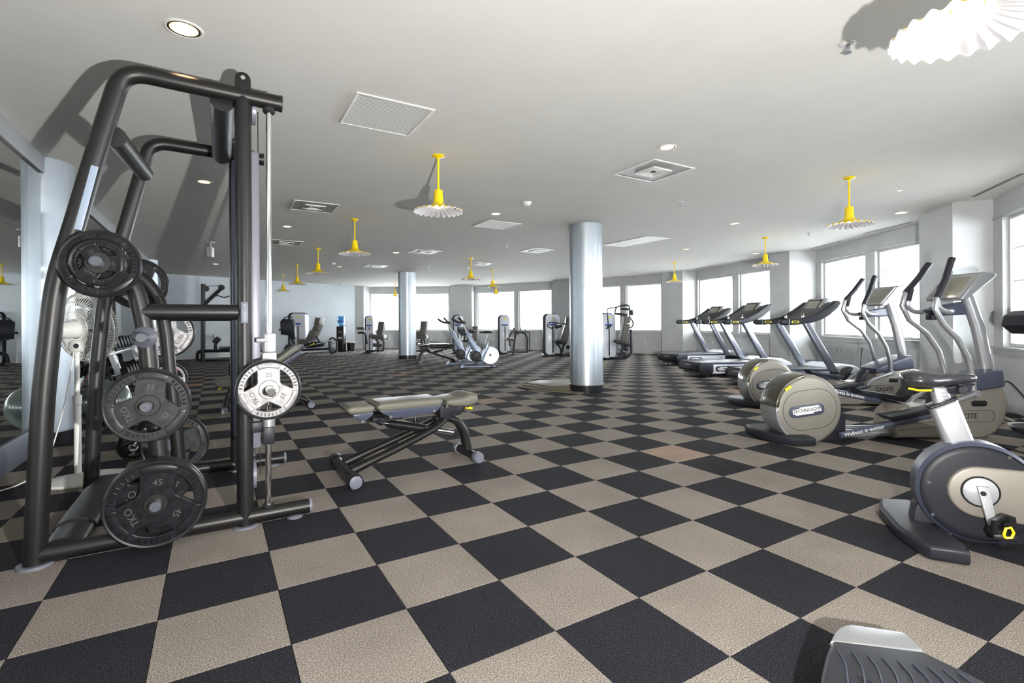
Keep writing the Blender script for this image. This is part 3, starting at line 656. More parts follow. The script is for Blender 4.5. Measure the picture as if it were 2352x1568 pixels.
# ================================================================== TREADMILLS
def treadmill(ox, oy, ang, label, lk=1.0):
    t = thing('treadmill', label, 'treadmill', (ox, oy, 0), ang, 'treadmills facing the windows')
    Wd = .80
    MB().prism([(.0, .15), (.02, .115), (.33, .10), (.33, .285), (.06, .285), (.0, .262)], 0, Wd, .012).done('rear_cover', 'plastic_dark', t)
    MB().prism([(-.012, .16), (-.012, .245), (.01, .25), (.01, .155)], .12, Wd - .12, .004).done('rear_recess', 'plastic_black', t)
    MB().tube([(-.002, .30, .235), (-.04, .33, .24), (-.04, .47, .24), (-.002, .50, .235)], .010, 8).done('rear_handle', 'brushed', t)
    MB().prism([(.332, .075), (1.55, .075), (1.55, .25), (.332, .265)], .012, Wd - .012, .004).done('side_panel', 'panel_white', t)
    MB().prism([(.10, .05), (1.9, .05), (1.9, .105), (.10, .105)], .05, Wd - .05, .01).done('under_frame', 'plastic_black', t)
    for x in (.25, 1.8):
        for y in (.10, Wd - .10): MB().cyl((x, y, 0), (x, y, .06), .022, 14).done('foot', 'plastic_black', t)
    for y in (0.0, Wd - .09): MB().prism([(.04, .27), (1.75, .255), (1.75, .295), (.04, .31)], y, y + .09, .01).done('side_rail', 'plastic_navy', t)
    MB().prism([(.05, .262), (1.7, .255), (1.7, .290), (.05, .296)], .092, Wd - .092, .004).done('running_belt', 'plastic_black', t)
    MB().prism([(1.52, .09), (2.05, .05), (2.22, .07), (2.26, .15), (2.15, .27), (1.95, .355), (1.75, .37), (1.52, .31)], .0, Wd, .03, 4).done('motor_hood', 'panel_white', t)
    MB().prism([(1.50, .10), (1.95, .08), (1.95, .20), (1.75, .24), (1.50, .24)], -.012, Wd + .012, .006).done('hood_trim', 'plastic_dark', t)
    for y in (-.01, Wd - .06):
        MB().prism([(.98, 1.13), (1.12, 1.13), (1.50, .53), (1.71, .19), (1.55, .19), (1.34, .53)], y, y + .07, .028, 4).done('upright', 'upright_blue', t)
        # handrail: long swept side body
        top = [(.56, 1.145), (.60, 1.175), (.90, 1.18), (1.12, 1.225), (1.35, 1.335), (1.60, 1.495), (1.68, 1.50), (1.725, 1.455)]
        bot = [(1.66, 1.36), (1.50, 1.24), (1.34, 1.16), (1.16, 1.11), (.90, 1.075), (.62, 1.07), (.56, 1.10)]
        MB().prism(top + bot, y - .01, y + .075, .028, 4).done('handrail', 'plastic_dark', t)
        MB().prism([(.705, 1.068), (.712, 1.068), (.732, 1.181), (.725, 1.181)], y - .0115, y + .0765, .001).done('rail_seam', 'brushed', t)
        bd = MB().prism(rrect(.76, 1.105, .90, 1.145, .018), y - .0135, y - .009, .001).done('badge', 'yellow', t)
        MB().prism(rrect(.775, 1.112, .885, 1.138, .011), y - .0150, y - .0130, .0008).done('badge_centre', 'plastic_dark', bd)
    MB().prism([(1.10, 1.16), (1.20, 1.245), (1.62, 1.475), (1.70, 1.47), (1.66, 1.36), (1.36, 1.17)], .07, Wd - .07, .02).done('dashboard', 'plastic_black', t)
    MB().prism([(1.34, 1.235), (1.38, 1.215), (1.70, 1.42), (1.70, 1.50), (1.62, 1.55), (1.575, 1.545)], .17, Wd - .17, .02, 4).done('console', 'silver_paint', t)
    dx, dz = 1.285 - 1.62, 1.30 - 1.525; L = math.hypot(dx, dz)
    a = math.atan2(1.545 - 1.235, 1.575 - 1.34)
    Ms = Matrix.Translation((1.4575, Wd / 2, 1.393)) @ Matrix.Rotation(-a, 4, 'Y')
    MB().box(-.165, -.175, -.004, .165, .175, .006, .01).done('screen_bezel', 'plastic_dark', t, M=Ms); MB().box(-.135, -.15, .004, .135, .15, .009, .004).done('screen', 'screen', t, M=Ms)
    for y in (.17, Wd - .17): MB().cyl((1.13, y, 1.19), (1.13, y, 1.235), .035, 18, .006).tube([(1.13, y, 1.23), (1.125, y, 1.28)], .008, 8).done('joystick', 'brushed', t)
    # side badge
    bg_ = MB().prism(rrect(.38, .115, .76, .225, .05), .004, .013, .002).done('side_badge', 'plastic_black', t)
    MB().prism([(.42, .152), (.45, .152), (.45, .138), (.66, .138), (.66, .152), (.72, .152), (.72, .190), (.69, .190), (.69, .202), (.48, .202), (.48, .190), (.42, .190)], .001, .0045, .001).done('badge_plate', 'letter_white', bg_)
    text('TECHNOGYM', .045, 'letter_dark', bg_, Matrix.Translation((.57, -.0005, .170)) @ Matrix.Rotation(PI / 2, 4, 'X'))
    text('EXCITE', .03, 'letter_dark', t, Matrix.Translation((1.36, .0105, .19)) @ Matrix.Rotation(PI / 2, 4, 'X'))
    return t
treadmill(4.10, 8.60, math.radians(7), 'nearest treadmill, its deck hidden behind the elliptical wheels')
treadmill(3.78, 10.10, math.radians(12), 'middle treadmill with a pale blue side panel and oval badge')
treadmill(4.16, 12.62, math.radians(18), 'farthest treadmill, in front of the third pier')

# ================================================================== ELLIPTICAL TRAINERS
def elliptical(ox, oy, ang, label, ph=0):
    t = thing('elliptical_trainer', label, 'elliptical', (ox, oy, 0), ang, 'elliptical trainers facing the windows')
    # flywheel housing
    cx, cz, r = .235, .315, .325
    MB().lathe([(0, 0), (r - .05, .0), (r - .02, .006), (r - .004, .022), (r, .05), (r, .24), (r - .02, .275), (0, .28)], (cx, -.20, cz), (0, 1, 0), 72).done('flywheel_housing', 'champagne', t)
    MB().prism(arc(cx, cz, r + .005, 98, 176, 18) + arc(cx, cz, r - .05, 176, 98, 18), -.195, .075, .008, 3).done('housing_cap', 'champagne_gloss', t)
    MB().prism(arc(cx, cz, r + .004, 178, 262, 18) + arc(cx, cz, r - .03, 262, 178, 18), -.193, .075, .006, 3).done('housing_skirt', 'silver_paint', t)
    MB().prism(rrect(-.015, .505, .055, .532, .01), -.206, -.196, .002).done('warning_label', 'yellow', t, M=Matrix.Translation((.02, 0, .52)) @ Matrix.Rotation(-.6, 4, 'Y') @ Matrix.Translation((-.02, 0, -.52)))
    # oval groove
    pts = [(x, z) for x, z in rrect(-.03, .13, .50, .50, .18, 8)]
    M8 = Matrix.Translation((cx, 0, cz)) @ Matrix.Rotation(-.12, 4, 'Y') @ Matrix.Translation((-cx, 0, -cz))
    MB().tube([(x, -.2005, z) for x, z in pts + pts[:1]], .0022, 6, cap=False).done('groove_line', 'champagne_gloss', t, M=M8)
    bo = MB().prism(rrect(.025, .255, .375, .365, .053), -.206, -.199, .003).done('side_badge', 'plastic_navy', t, M=M8)
    M9 = Matrix.Translation((cx, 0, cz)) @ Matrix.Rotation(-.20, 4, 'Y') @ Matrix.Translation((-cx, 0, -cz))
    MB().prism([(.06, .291), (.085, .291), (.085, .278), (.265, .278), (.265, .291), (.345, .291), (.345, .332), (.32, .332), (.32, .348), (.13, .348), (.13, .336), (.06, .336)], -.2085, -.2055, .001).done('badge_plate', 'letter_white', bo, M=M8)
    text('TECHNOGYM', .046, 'letter_dark', bo, M8 @ Matrix.Translation((.203, -.2092, .315)) @ Matrix.Rotation(PI / 2, 4, 'X'))
    # rear stabiliser foot
    MB().prism([(-.12, .30), (-.16, .10), (-.10, -.20), (.02, -.33), (.20, -.33), (.22, -.10), (.22, .10), (.20, .33), (.0, .34)], 0.0, .085, .022, 3, axis='z').done('rear_foot', 'plastic_dark', t)
    MB().box(.20, -.12, .0, .36, .12, .06, .01).done('foot_block', 'champagne', t)
    MB().prism([(.34, .0), (.62, .0), (.62, .20), (.56, .34), (.50, .30), (.40, .12)], -.16, .16, .01).done('hinge_shroud', 'plastic_dark', t)
    for y in (-.09, .09): MB().tube([(.58, y, .055), (1.30, y, .055)], .038, 18).done('floor_tube', 'silver_paint', t)
    # main body
    body = [(1.10, .02), (1.98, .0), (2.12, .05), (2.22, .16), (2.26, .33), (2.21, .50), (1.68, .43), (1.655, .345), (1.50, .33), (1.34, .31), (1.16, .33), (1.08, .25), (1.07, .12)]
    MB().prism(body, -.20, .07, .035, 4).done('front_body', 'champagne', t)
    MB().prism([(2.03, .012), (2.14, .05), (2.24, .17), (2.275, .33), (2.23, .33), (2.17, .2), (2.10, .10)], -.17, .04, .015, 3).done('front_bumper', 'silver_paint', t)
    MB().prism([(1.66, .43), (2.215, .50), (2.19, .665), (2.10, .66), (1.78, .55), (1.66, .50)], -.215, .085, .03, 4).done('body_band', 'plastic_navy', t)
    MB().prism(rrect(1.86, .315, 2.02, .37, .027), -.207, -.198, .002).done('vent_recess', 'plastic_black', t)
    MB().tube([(x, -.2025, z) for x, z in rrect(1.42, .165, 2.10, .275, .052, 6)], .002, 6, cap=False).done('panel_line', 'champagne_gloss', t)
    text('EXCITE', .075, 'plastic_dark', t, Matrix.Translation((1.80, -.2025, .22)) @ Matrix.Rotation(PI / 2, 4, 'X'))
    for z in (.10, .15): MB().tube([(1.12, -.2015, z), (1.75, -.2015, z + .045)], .0016, 6).done('body_groove', 'plastic_black', t)
    MB().tube([(2.19, -.05, .60), (2.165, -.05, .75), (2.09, -.05, 1.08), (2.0, -.04, 1.36), (1.93, -.03, 1.50)], .062, 22, sy=.8).done('mast', 'silver_paint', t)
    # console
    MB().prism([(1.78, 1.345), (1.85, 1.34), (1.95, 1.41), (2.15, 1.555), (2.18, 1.59), (2.13, 1.62), (2.03, 1.615), (2.0, 1.60)], -.17, .21, .018, 4).done('console', 'silver_paint', t)
    a = math.atan2(1.605 - 1.35, 2.01 - 1.78); Ms = Matrix.Translation((1.890, .02, 1.478)) @ Matrix.Rotation(-a, 4, 'Y')
    MB().box(-.160, -.18, -.004, .160, .18, .010, .012).done('screen_bezel', 'silver_paint', t, M=Ms); MB().box(-.125, -.145, .004, .125, .145, .0125, .003).done('screen', 'screen', t, M=Ms)
    MB().prism([(1.70, 1.19), (1.98, 1.20), (2.03, 1.28), (1.98, 1.33), (1.70, 1.285), (1.60, 1.25)], -.05, .07, .02, 3).done('handle_mount', 'plastic_navy', t)
    MB().box(1.63, -.03, 1.15, 1.70, .05, 1.205, .008).done('pulse_box', 'plastic_dark', t)
    for s, y in ((-1, -.17), (1, .16)):
        MB().tube([(1.80, y * .4, 1.24), (1.70, y * .9, 1.23), (1.60, y * 1.0, 1.235), (1.535, y * 1.0, 1.30), (1.58, y, 1.46)], .024, 14, .06).done('fixed_handle', 'silver_paint', t)
        MB().tube([(1.55, y, 1.345), (1.58, y, 1.46), (1.583, y, 1.475)], .028, 14).done('fixed_grip', 'plastic_dark', t)
    armN = [(1.655, 1.725), (1.59, 1.53), (1.505, 1.36), (1.488, 1.25), (1.565, 1.11), (1.71, .97), (1.815, .79), (1.862, .61), (1.875, .44)]
    armF = [(1.78, 1.72), (1.67, 1.58), (1.53, 1.43), (1.49, 1.30), (1.57, 1.15), (1.76, 1.01), (1.89, .83), (1.955, .62), (1.96, .46)]
    for y, P in ((-.21, armN), (.17, armF)):
        MB().tube([(x, y, z) for x, z in P], .025, 16).done('moving_arm', 'silver_paint', t)
        MB().tube([(x + .0, y, z) for x, z in P[:3]], .030, 16).done('arm_grip', 'plastic_dark', t)
        MB().cyl((P[0][0], y, P[0][1] - .01), (P[0][0] + .012, y, P[0][1] + .018), .030, 18, .004).done('arm_cap', 'plastic_dark', t)
        MB().cyl((P[-1][0], y - .045, P[-1][1]), (P[-1][0], y + .04, P[-1][1]), .035, 20, .005).done('arm_pivot', 'silver_paint', t)
    # pedal rails
    for y, a_, b_, p0, p1 in ((-.24, (.50, .045), (1.55, .275), (.95, .20), (1.43, .28)), (.14, (.62, .42), (1.60, .25), (.95, .40), (1.45, .31))):
        MB().tube([(a_[0], y, a_[1] + .03), (b_[0], y, b_[1])], .028, 14, sy=.8).done('pedal_rail', 'plastic_navy', t)
        d = math.atan2(p1[1] - p0[1], p1[0] - p0[0]); L = math.hypot(p1[0] - p0[0], p1[1] - p0[1])
        Mp = Matrix.Translation((p0[0], y, p0[1] + .02)) @ Matrix.Rotation(-d, 4, 'Y')
        MB().prism([(0, .015), (.03, -.012), (L - .02, -.012), (L, .01), (L, .05), (L - .03, .04), (.03, .035), (-.02, .04)], -.075, .075, .010, 3).done('foot_plate', 'plastic_dark', t, M=Mp)
        MB().prism([(L - .04, .03), (L + .04, .03), (L + .11, .17), (L + .07, .185), (L + .01, .14)], -.06, .06, .015, 3).done('toe_stop', 'plastic_dark', t, M=Mp)
        mt = Matrix.Translation((0, 0, 0))
        tx = text('Wellness in motion', .05, 'letter_white', t, Matrix.Translation(((a_[0] + .22), y - .0235, a_[1] + .03 + (b_[1] - a_[1] - .03) * .21)) @ Matrix.Rotation(-math.atan2(b_[1] - a_[1] - .03, b_[0] - a_[0]), 4, 'Y') @ Matrix.Rotation(PI / 2, 4, 'X'))
        MB().tube([(P[-1][0] if 0 else 1.86, y, .44), (1.60, y, .36), (1.52, y, .28)], .022, 12).done('link_rod', 'silver_paint', t)
    return t
elliptical(2.55, 4.88, math.radians(4), 'nearest elliptical trainer with a big champagne flywheel housing, behind the bike')
elliptical(3.20, 6.82, math.radians(3), 'second elliptical trainer, farther back behind the nearest one')

# ================================================================== EXERCISE BIKE (right foreground)
bk = Frame(2.15, 2.75, math.radians(-27))
t = thing('exercise_bike', 'exercise bike with a black saddle and round dark flywheel cover, cut by the right edge', 'bike', bk.loc(), bk.a)
MB().prism([(-.06, .30), (-.09, .12), (-.065, -.16), (.0, -.36), (.03, -.385), (.175, -.385), (.19, -.30), (.15, -.12), (.15, .10), (.17, .27), (.08, .34)], 0, .075, .022, 4, axis='z').done('rear_foot', 'plastic_dark', t)
MB().prism([(.02, .03), (.20, .03), (.36, .04), (.34, .14), (.10, .20), (.04, .16)], -.05, .05, .015, 3).done('foot_spine', 'plastic_dark', t)
# round cover
MB().lathe([(0, 0), (.205, 0), (.228, .004), (.245, .020), (.25, .05), (.25, .11), (.245, .13), (.225, .145), (0, .15)], (.285, -.11, .275), (0, 1, 0), 72).done('flywheel_cover', 'plastic_dark', t)
MB().lathe([(.238, 0), (.2535, .02), (.2535, .13), (.238, .15)], (.285, -.11, .275), (0, 1, 0), 72).done('cover_edge', 'plastic_navy', t)
MB().prism([(.33, .50), (.42, .46), (.48, .40), (.60, .30), (.60, .12), (.50, .05), (.36, .03)], -.10, .10, .012).done('rear_shell', 'plastic_dark', t)
MB().prism(arc(.285, .285, .128, 88, 268, 24) + [(.42, .150), (1.05, .135), (1.05, .42), (.42, .412)], -.128, .12, .012, 3).done('side_arm_cover', 'champagne', t)
MB().lathe([(.070, 0), (.074, -.004), (.078, 0)], (.285, -.130, .29), (0, 1, 0), 40).done('crank_seal', 'plastic_black', t)
MB().lathe([(0, -.016), (.05, -.014), (.069, -.004), (.069, .004)], (.285, -.130, .29), (0, 1, 0), 40).done('crank_hub', 'silver_light', t)
MB().prism([(.262, .325), (.31, .325), (.335, .165), (.34, .135), (.305, .135), (.298, .16)], -.165, -.142, .006, 3).done('crank_arm', 'silver_light', t)
MB().cyl((.285, -.168, .292), (.285, -.160, .292), .012, 16).done('crank_bolt', 'plastic_black', t)
pd = MB().box(.29, -.27, .105, .38, -.17, .135, .01).done('pedal', 'plastic_black', t)
MB().tube([(.295, -.255, .13), (.30, -.25, .185), (.34, -.22, .20), (.375, -.19, .185), (.38, -.185, .13)], .012, 8, sy=2.4).done('pedal_strap', 'plastic_black', pd)
MB().tube([(x, y, z) for x, y, z in [(.33, -.278, .125), (.352, -.278, .13), (.36, -.278, .155), (.35, -.278, .178), (.332, -.278, .17), (.325, -.278, .14), (.33, -.278, .125)]], .006, 8, cap=False).done('strap_buckle', 'yellow', pd)
MB().prism([(.315, .06), (.335, .05), (.42, .03), (.40, .0), (.345, .02)], -.06, .06, .005).done('lower_bracket', 'plastic_black', t)
for x, z in ((.085, .305), (.40, .47), (.10, .14)): MB().cyl((x, -.1125, z), (x, -.109, z), .008, 12).done('screw', 'chrome', t)
# seat post
MB().prism([(.112, .685), (.222, .745), (.300, .50), (.178, .475)], -.055, .055, .03, 4).done('post_sleeve', 'silver_light', t)
MB().prism([(.108, .675), (.222, .738), (.219, .752), (.104, .690)], -.058, .058, .008).done('post_collar', 'plastic_dark', t)
MB().prism([(.118, .80), (.182, .80), (.205, .735), (.135, .690)], -.036, .036, .02, 4).done('seat_post', 'silver_light', t)
for q in range(4): MB().box(.155 + q * .006, -.038, .765 - q * .016, .175 + q * .006, -.0355, .768 - q * .016).done('height_mark', 'letter_grey', t)
# saddle: lofted
bm = MB()
secs = [(-.015, .02, .80, .855), (-.005, .085, .785, .868), (.04, .115, .78, .882), (.09, .115, .785, .880), (.14, .085, .79, .868), (.19, .05, .80, .868), (.25, .035, .815, .872), (.295, .03, .825, .868), (.31, .012, .835, .855)]
rings = []
for x, w, z0, z1 in secs:
    R = []
    for q in range(16):
        a = 2 * PI * q / 16; cz = (z0 + z1) / 2; hz = (z1 - z0) / 2
        R.append(bm.bm.verts.new((x, math.copysign(abs(math.cos(a)) ** .7, math.cos(a)) * w, cz + math.copysign(abs(math.sin(a)) ** .8, math.sin(a)) * hz)))
    rings.append(R)
for k in range(len(rings) - 1):
    for q in range(16): bm.bm.faces.new((rings[k][q], rings[k][(q + 1) % 16], rings[k + 1][(q + 1) % 16], rings[k + 1][q]))
bm.bm.faces.new(rings[0]); bm.bm.faces.new(rings[-1])
bm.done('saddle', 'vinyl_black', t, smooth=80)
MB().tube([(.005, -.095, .79), (.05, -.105, .782), (.10, -.095, .785)], .006, 8, sy=2).done('adjust_strip', 'yellow', t)
MB().prism([(.10, .785), (.30, .82), (.26, .775), (.20, .765), (.12, .77)], -.03, .03, .006).done('saddle_bracket', 'plastic_dark', t)
MB().cyl((.235, -.07, .79), (.235, .07, .79), .02, 16, .004).done('saddle_lever', 'plastic_dark', t)
MB().prism([(.60, .06), (1.2, .04), (1.25, .12), (1.2, .46), (.9, .60), (.70, .44), (.60, .42)], -.13, .13, .03, 3).done('front_body', 'plastic_dark', t)
MB().tube([(.95, 0, .50), (.90, 0, 1.0), (.87, 0, 1.12)], .04, 16).done('handlebar_post', 'silver_paint', t)
MB().box(.85, -.17, 1.12, .95, .17, 1.34, .02).done('console', 'silver_paint', t)
MB().prism([(1.10, .28), (1.10, -.28), (1.28, -.28), (1.28, .28)], 0, .07, .02, axis='z').done('front_foot', 'plastic_dark', t)

# ================================================================== FOREGROUND MACHINE FOOT (bottom right)
t = thing('machine_foot', 'grey ribbed machine foot with a silver end cap, cut by the bottom right corner', 'machine foot', (0, 0, 0))
zt = .135
def bt(px, py, z=zt): v = at(px, py, z); return (v.x, v.y)
outer = [bt(1880, 1600), bt(1886, 1540), bt(1896, 1500), bt(1909, 1466), bt(2120, 1492), bt(2200, 1530), bt(2290, 1575), bt(2420, 1640), bt(2300, 1760), bt(1900, 1760)]
MB().prism(outer, 0.0, zt, .018, 4, axis='z').done('ribbed_cover', 'plastic_dark', t)
cap = [bt(1906, 1472, zt), bt(1918, 1448, zt), bt(1932, 1436, zt), bt(1950, 1431, zt), bt(2072, 1449, zt), bt(2090, 1458, zt), bt(2124, 1496, zt)]
MB().prism(cap, 0.0, zt + .002, .012, 3, axis='z').done('end_cap', 'silver_paint', t)
for k in range(9):
    x0 = 1940 + k * 32; y0 = 1478 + k * 5.0
    pts = [(*bt(x0 - 18 + k * 3, y0 + 12 + k * 2), zt + .0015), (*bt(x0 + 2 + k * 6, y0 + 45 + k * 2), zt + .0015), (*bt(x0 + 8 + k * 8, y0 + 90), zt + .0015)]
    MB().tube(pts, .0022, 6, .03).done('rib', 'plastic_navy', t)
ax, ay = bt(1982, 1560); text('A', .05, 'plastic_black', t, Matrix.Translation((ax, ay, zt + .001)) @ Matrix.Rotation(.1, 4, 'Z'))

# ================================================================== RIGHT EDGE: another console by the window, disc, cords
t = thing('exercise_machine', 'dark console with a clear bottle bag at the right frame edge by the window', 'exercise machine', (5.15, 5.05, 0))
MB().prism([(-.03, 1.09), (.0, 1.19), (.08, 1.235), (.30, 1.25), (.34, 1.10), (.20, 1.02), (.08, 1.0)], -.15, .20, .03, 3).done('console', 'plastic_dark', t)
MB().tube([(.17, 0, 1.05), (.22, 0, .5), (.25, 0, .05)], .04, 14).done('mast', 'silver_paint', t)
MB().cyl((.25, 0, 0), (.25, 0, .05), .26, 30, .01).done('base', 'plastic_dark', t)
MB().tube([(0, -.10, 1.07), (-.035, -.10, .95), (-.02, -.10, .90), (.06, -.08, .87), (.09, -.06, .98)], .010, 8, .03, sy=2.2).done('hanging_strap', 'clear_plastic', t)
t = thing('floor_disc', 'white oval disc lying on the carpet at the right frame edge', 'disc', (*at(2362, 978)[:2], 0)); MB().lathe([(0, .02), (.13, .018), (.16, .010), (.165, 0), (0, 0)], n=40).done('disc', 'white_plastic', t)
def cord(pts, r, m, label, cat='cord'):
    o = MB().tube(pts, r, 8, .12).done('extension_lead', m); tag(o, label, cat); return o
def A(px, py, z=.008): v = at(px, py, z); return (v.x, v.y, z)
cord([A(2352, 1040), A(2300, 1025), A(2260, 1018), A(2235, 1012), A(2180, 1025)], .006, 'plastic_black', 'black cord on the carpet right of the nearest elliptical')
v = Vector((5.62, 5.06, 0)); 
cord([(5.62, 5.45, .008), (5.58, 5.5, .008), (5.45, 5.6, .03), (5.60, 5.75, .35), (5.85, 5.9, .45), (5.9, 5.7, .2), (5.80, 5.55, .03), (5.7, 5.50, .008)], .008, 'plastic_black', 'black cord looping up the wall below the right window')
o = MB().box(-.16, -.04, 0, .16, .04, .045, .008).done('power_strip', 'plastic_black'); o.location = at(2318, 936); o.rotation_euler = (0, 0, 1.0); tag(o, 'black power strip at the wall foot below the right window', 'power strip')
cord([A(2352, 975), A(2330, 968), A(2305, 955), A(2295, 945)], .005, 'white_plastic', 'white cord on the carpet by the wall below the right window')
# outlets and wall plates
def outlet(px, py, a, b, label, w=.07, h=.115, cat='wall outlet', name='wall_outlet'):
    """on the wall line a->b"""
    r = ray(px, py); d = Vector((b[0] - a[0], b[1] - a[1])); det = -r[0] * d.y + d.x * r[1]
    tt = (-a[0] * d.y + d.x * a[1]) / det; p = Vector((r[0] * tt, tt, H0 + r[2] * tt)); ang = math.atan2(d.y, d.x)
    t = thing(name, label, cat, p, ang, 'white wall outlets' if name == 'wall_outlet' else None)
    MB().box(-w / 2, 0.0005, -h / 2, w / 2, .008, h / 2, .003).done('cover_plate', 'white_plastic', t)
    for z in (-h * .22, h * .22): MB().box(-.012, .008, z - .014, .012, .0095, z + .014, .002).done('socket', 'frame_white', t)
    return t
bd_ = {b[0]: (b[1], b[2]) for b in bays}
outlet(1919, 803, *bd_['right'], 'left one of the two wall outlets right of the nearest treadmill'); outlet(1929, 805, *bd_['right'], 'right one of the two wall outlets right of the nearest treadmill')
outlet(1637, 788, *bd_['far_right'], 'white wall outlet with a black cord between the treadmill uprights'); outlet(1748, 795, *bd_['far_right'], 'white wall outlet behind the middle treadmill upright')
outlet(1483, 785, *bd_['far'], 'white wall outlet under the far window right of the large column')
outlet(1231, 780, *bd_['rear'], 'white wall outlet under the window right of the arched machine'); outlet(1134, 778, *bd_['rear'], 'white wall outlet right of the spin bike saddle')
outlet(991, 778, *bd_['rear_left'], 'white wall outlet left of the rear spin bike'); outlet(894, 778, *bd_['rear_left'], 'white wall outlet left of the far round column')
MB_ = outlet(821, 735, piers[5][1][0], piers[5][1][1], 'white dispenser plate on the brownish pier above the far left machine', .12, .24, 'dispenser', 'wall_dispenser')
p0, p1 = at(1925, 830, 0), None
cord([(6.90, 9.97, .62), (6.86, 9.97, .50), (6.80, 9.9, .25), (6.72, 9.8, .01), (6.4, 9.6, .008)], .007, 'white_plastic', 'white cord hanging from the outlets right of the nearest treadmill')
cord([(6.90, 9.84, .60), (6.87, 9.83, .45), (6.84, 9.82, .15), (6.70, 9.7, .008)], .007, 'plastic_black', 'black cord hanging from the outlets right of the nearest treadmill')
# cardboard sheets at the column foot
for k, (q, mm, lb) in enumerate([([(1185, 887), (1240, 898), (1330, 905), (1410, 885), (1300, 876)], 'cardboard', 'lowest flat cardboard sheet at the foot of the large column'),
                                 ([(1200, 885), (1255, 893), (1320, 897), (1390, 880), (1290, 872)], 'cardboard', 'middle flat cardboard sheet at the foot of the large column'),
                                 ([(1212, 880), (1260, 886), (1318, 884), (1305, 872), (1240, 874)], 'board_white', 'topmost pale board on the sheets at the large column')]):
    z0 = .0015 + k * .016
    def ringpt(px, py): v = at(px, py, z0); return (v.x, v.y)
    o = MB().prism([ringpt(*p) for p in q], z0, z0 + .014, .002, axis='z').done('flat_sheet', mm); tag(o, lb, 'cardboard', 'flat sheets by the large column')
# ================================================================== far machines, each in its own frame parallel to the window row
class Far(Frame):
    def __init__(s, px, py, ang=0.0):
        v = at(px, py); super().__init__(v.x, v.y, ang)
    def P(s, L, y=0.0): return [(s.xz(px, py, y)[0], y, max(0.006, s.xz(px, py, y)[1])) for px, py in L]
    def Q(s, L, y=0.0): return [(s.xz(px, py, y)[0], max(0.0, s.xz(px, py, y)[1])) for px, py in L]
def tower(f, t, x0, x1, top, bot, side=.0, badge=True):
    """weight stack tower between two pixel columns"""
    (a, zt), (b, _) = f.Q([(x0, top), (x1, top)])
    r = min(.14, (b - a) * .42)
    MB().prism(rrect(a, 0.015, b, zt, r, 6), .0, .34, .012, 2).done('tower_frame', 'plastic_dark', t)
    MB().prism(rrect(a + (b - a) * .16, .05, b + .02, zt - .025, r * .9, 6), -.03, .33, .015, 2).done('tower_cover', 'panel_white', t)
    m = a + (b - a) * .62
    MB().box(m - .02, -.035, .12, m + .02, -.028, zt * .70, .006).done('weight_slot', 'plastic_black', t)
    for k in range(3): MB().cyl((m, -.045, .25 + k * .16), (m, -.034, .25 + k * .16), .011, 10).done('selector_pin', 'chrome', t)
    MB().box(m - .12, -.036, zt * .72, m + .10, -.029, zt * .76, .004).done('instruction_plate', 'label_blue', t)
    if badge: MB().prism(rrect(m - .035, zt * .885, m + .065, zt * .915, .018), -.036, -.029, .002).done('badge', 'yellow', t)
    MB().box(a - .03, -.10, 0, a + .06, .42, .05, .012).done('foot', 'plastic_black', t)
def tb(f, t, L, r, name, m='plastic_dark', y=0.0, y2=None, fil=.06, n=12, sy=1.0):
    P = f.P(L, y)
    if y2 is not None: P = [(p[0], y + (y2 - y) * k / (len(P) - 1), p[2]) for k, p in enumerate(P)]
    return MB().tube(P, r, n, fil, sy=sy).done(name, m, t)
def pad(f, t, L, y0, y1, name, m='upholstery_dark', bev=.02):
    return MB().prism(f.Q(L, (y0 + y1) / 2 if abs(y0 + y1) > .5 else 0), y0, y1, bev, 3).done(name, m, t)
G6 = 'weight stack machines by the far windows'
# 1: leftmost machine
f = Far(842, 811); t = thing('leg_curl_machine', 'weight stack machine farthest left by the windows, left of the far column', 'weight machine', f.loc(), 0, G6)
tower(f, t, 837, 856, 725, 810)
pad(f, t, [(869, 772), (874, 738), (887, 739), (882, 773)], -.32, .08, 'backrest'); pad(f, t, [(853, 772), (854, 766), (886, 769), (887, 777), (860, 778)], -.34, .10, 'seat')
tb(f, t, [(857, 792), (878, 793)], .07, 'leg_roller', 'upholstery_dark', -.2, fil=0); tb(f, t, [(820, 754), (836, 754)], .05, 'roller', 'upholstery_dark', -.2, fil=0); tb(f, t, [(822, 764), (838, 764), (843, 790)], .035, 'lever_arm', y=-.15)
tb(f, t, [(868, 808), (869, 786), (862, 776)], .03, 'seat_post', y=-.25); tb(f, t, [(880, 806), (882, 785), (876, 777)], .03, 'seat_post', y=.0); tb(f, t, [(840, 806), (881, 805)], .03, 'base_rail', y=-.1)
tb(f, t, [(857, 776), (862, 783), (866, 778), (884, 779), (892, 775)], .012, 'handle', y=-.35); MB().cyl(f.P([(844, 763)], -.12)[0], f.P([(844, 763)], -.08)[0], .11, 20).done('cam_disc', 'lavender_panel', t)
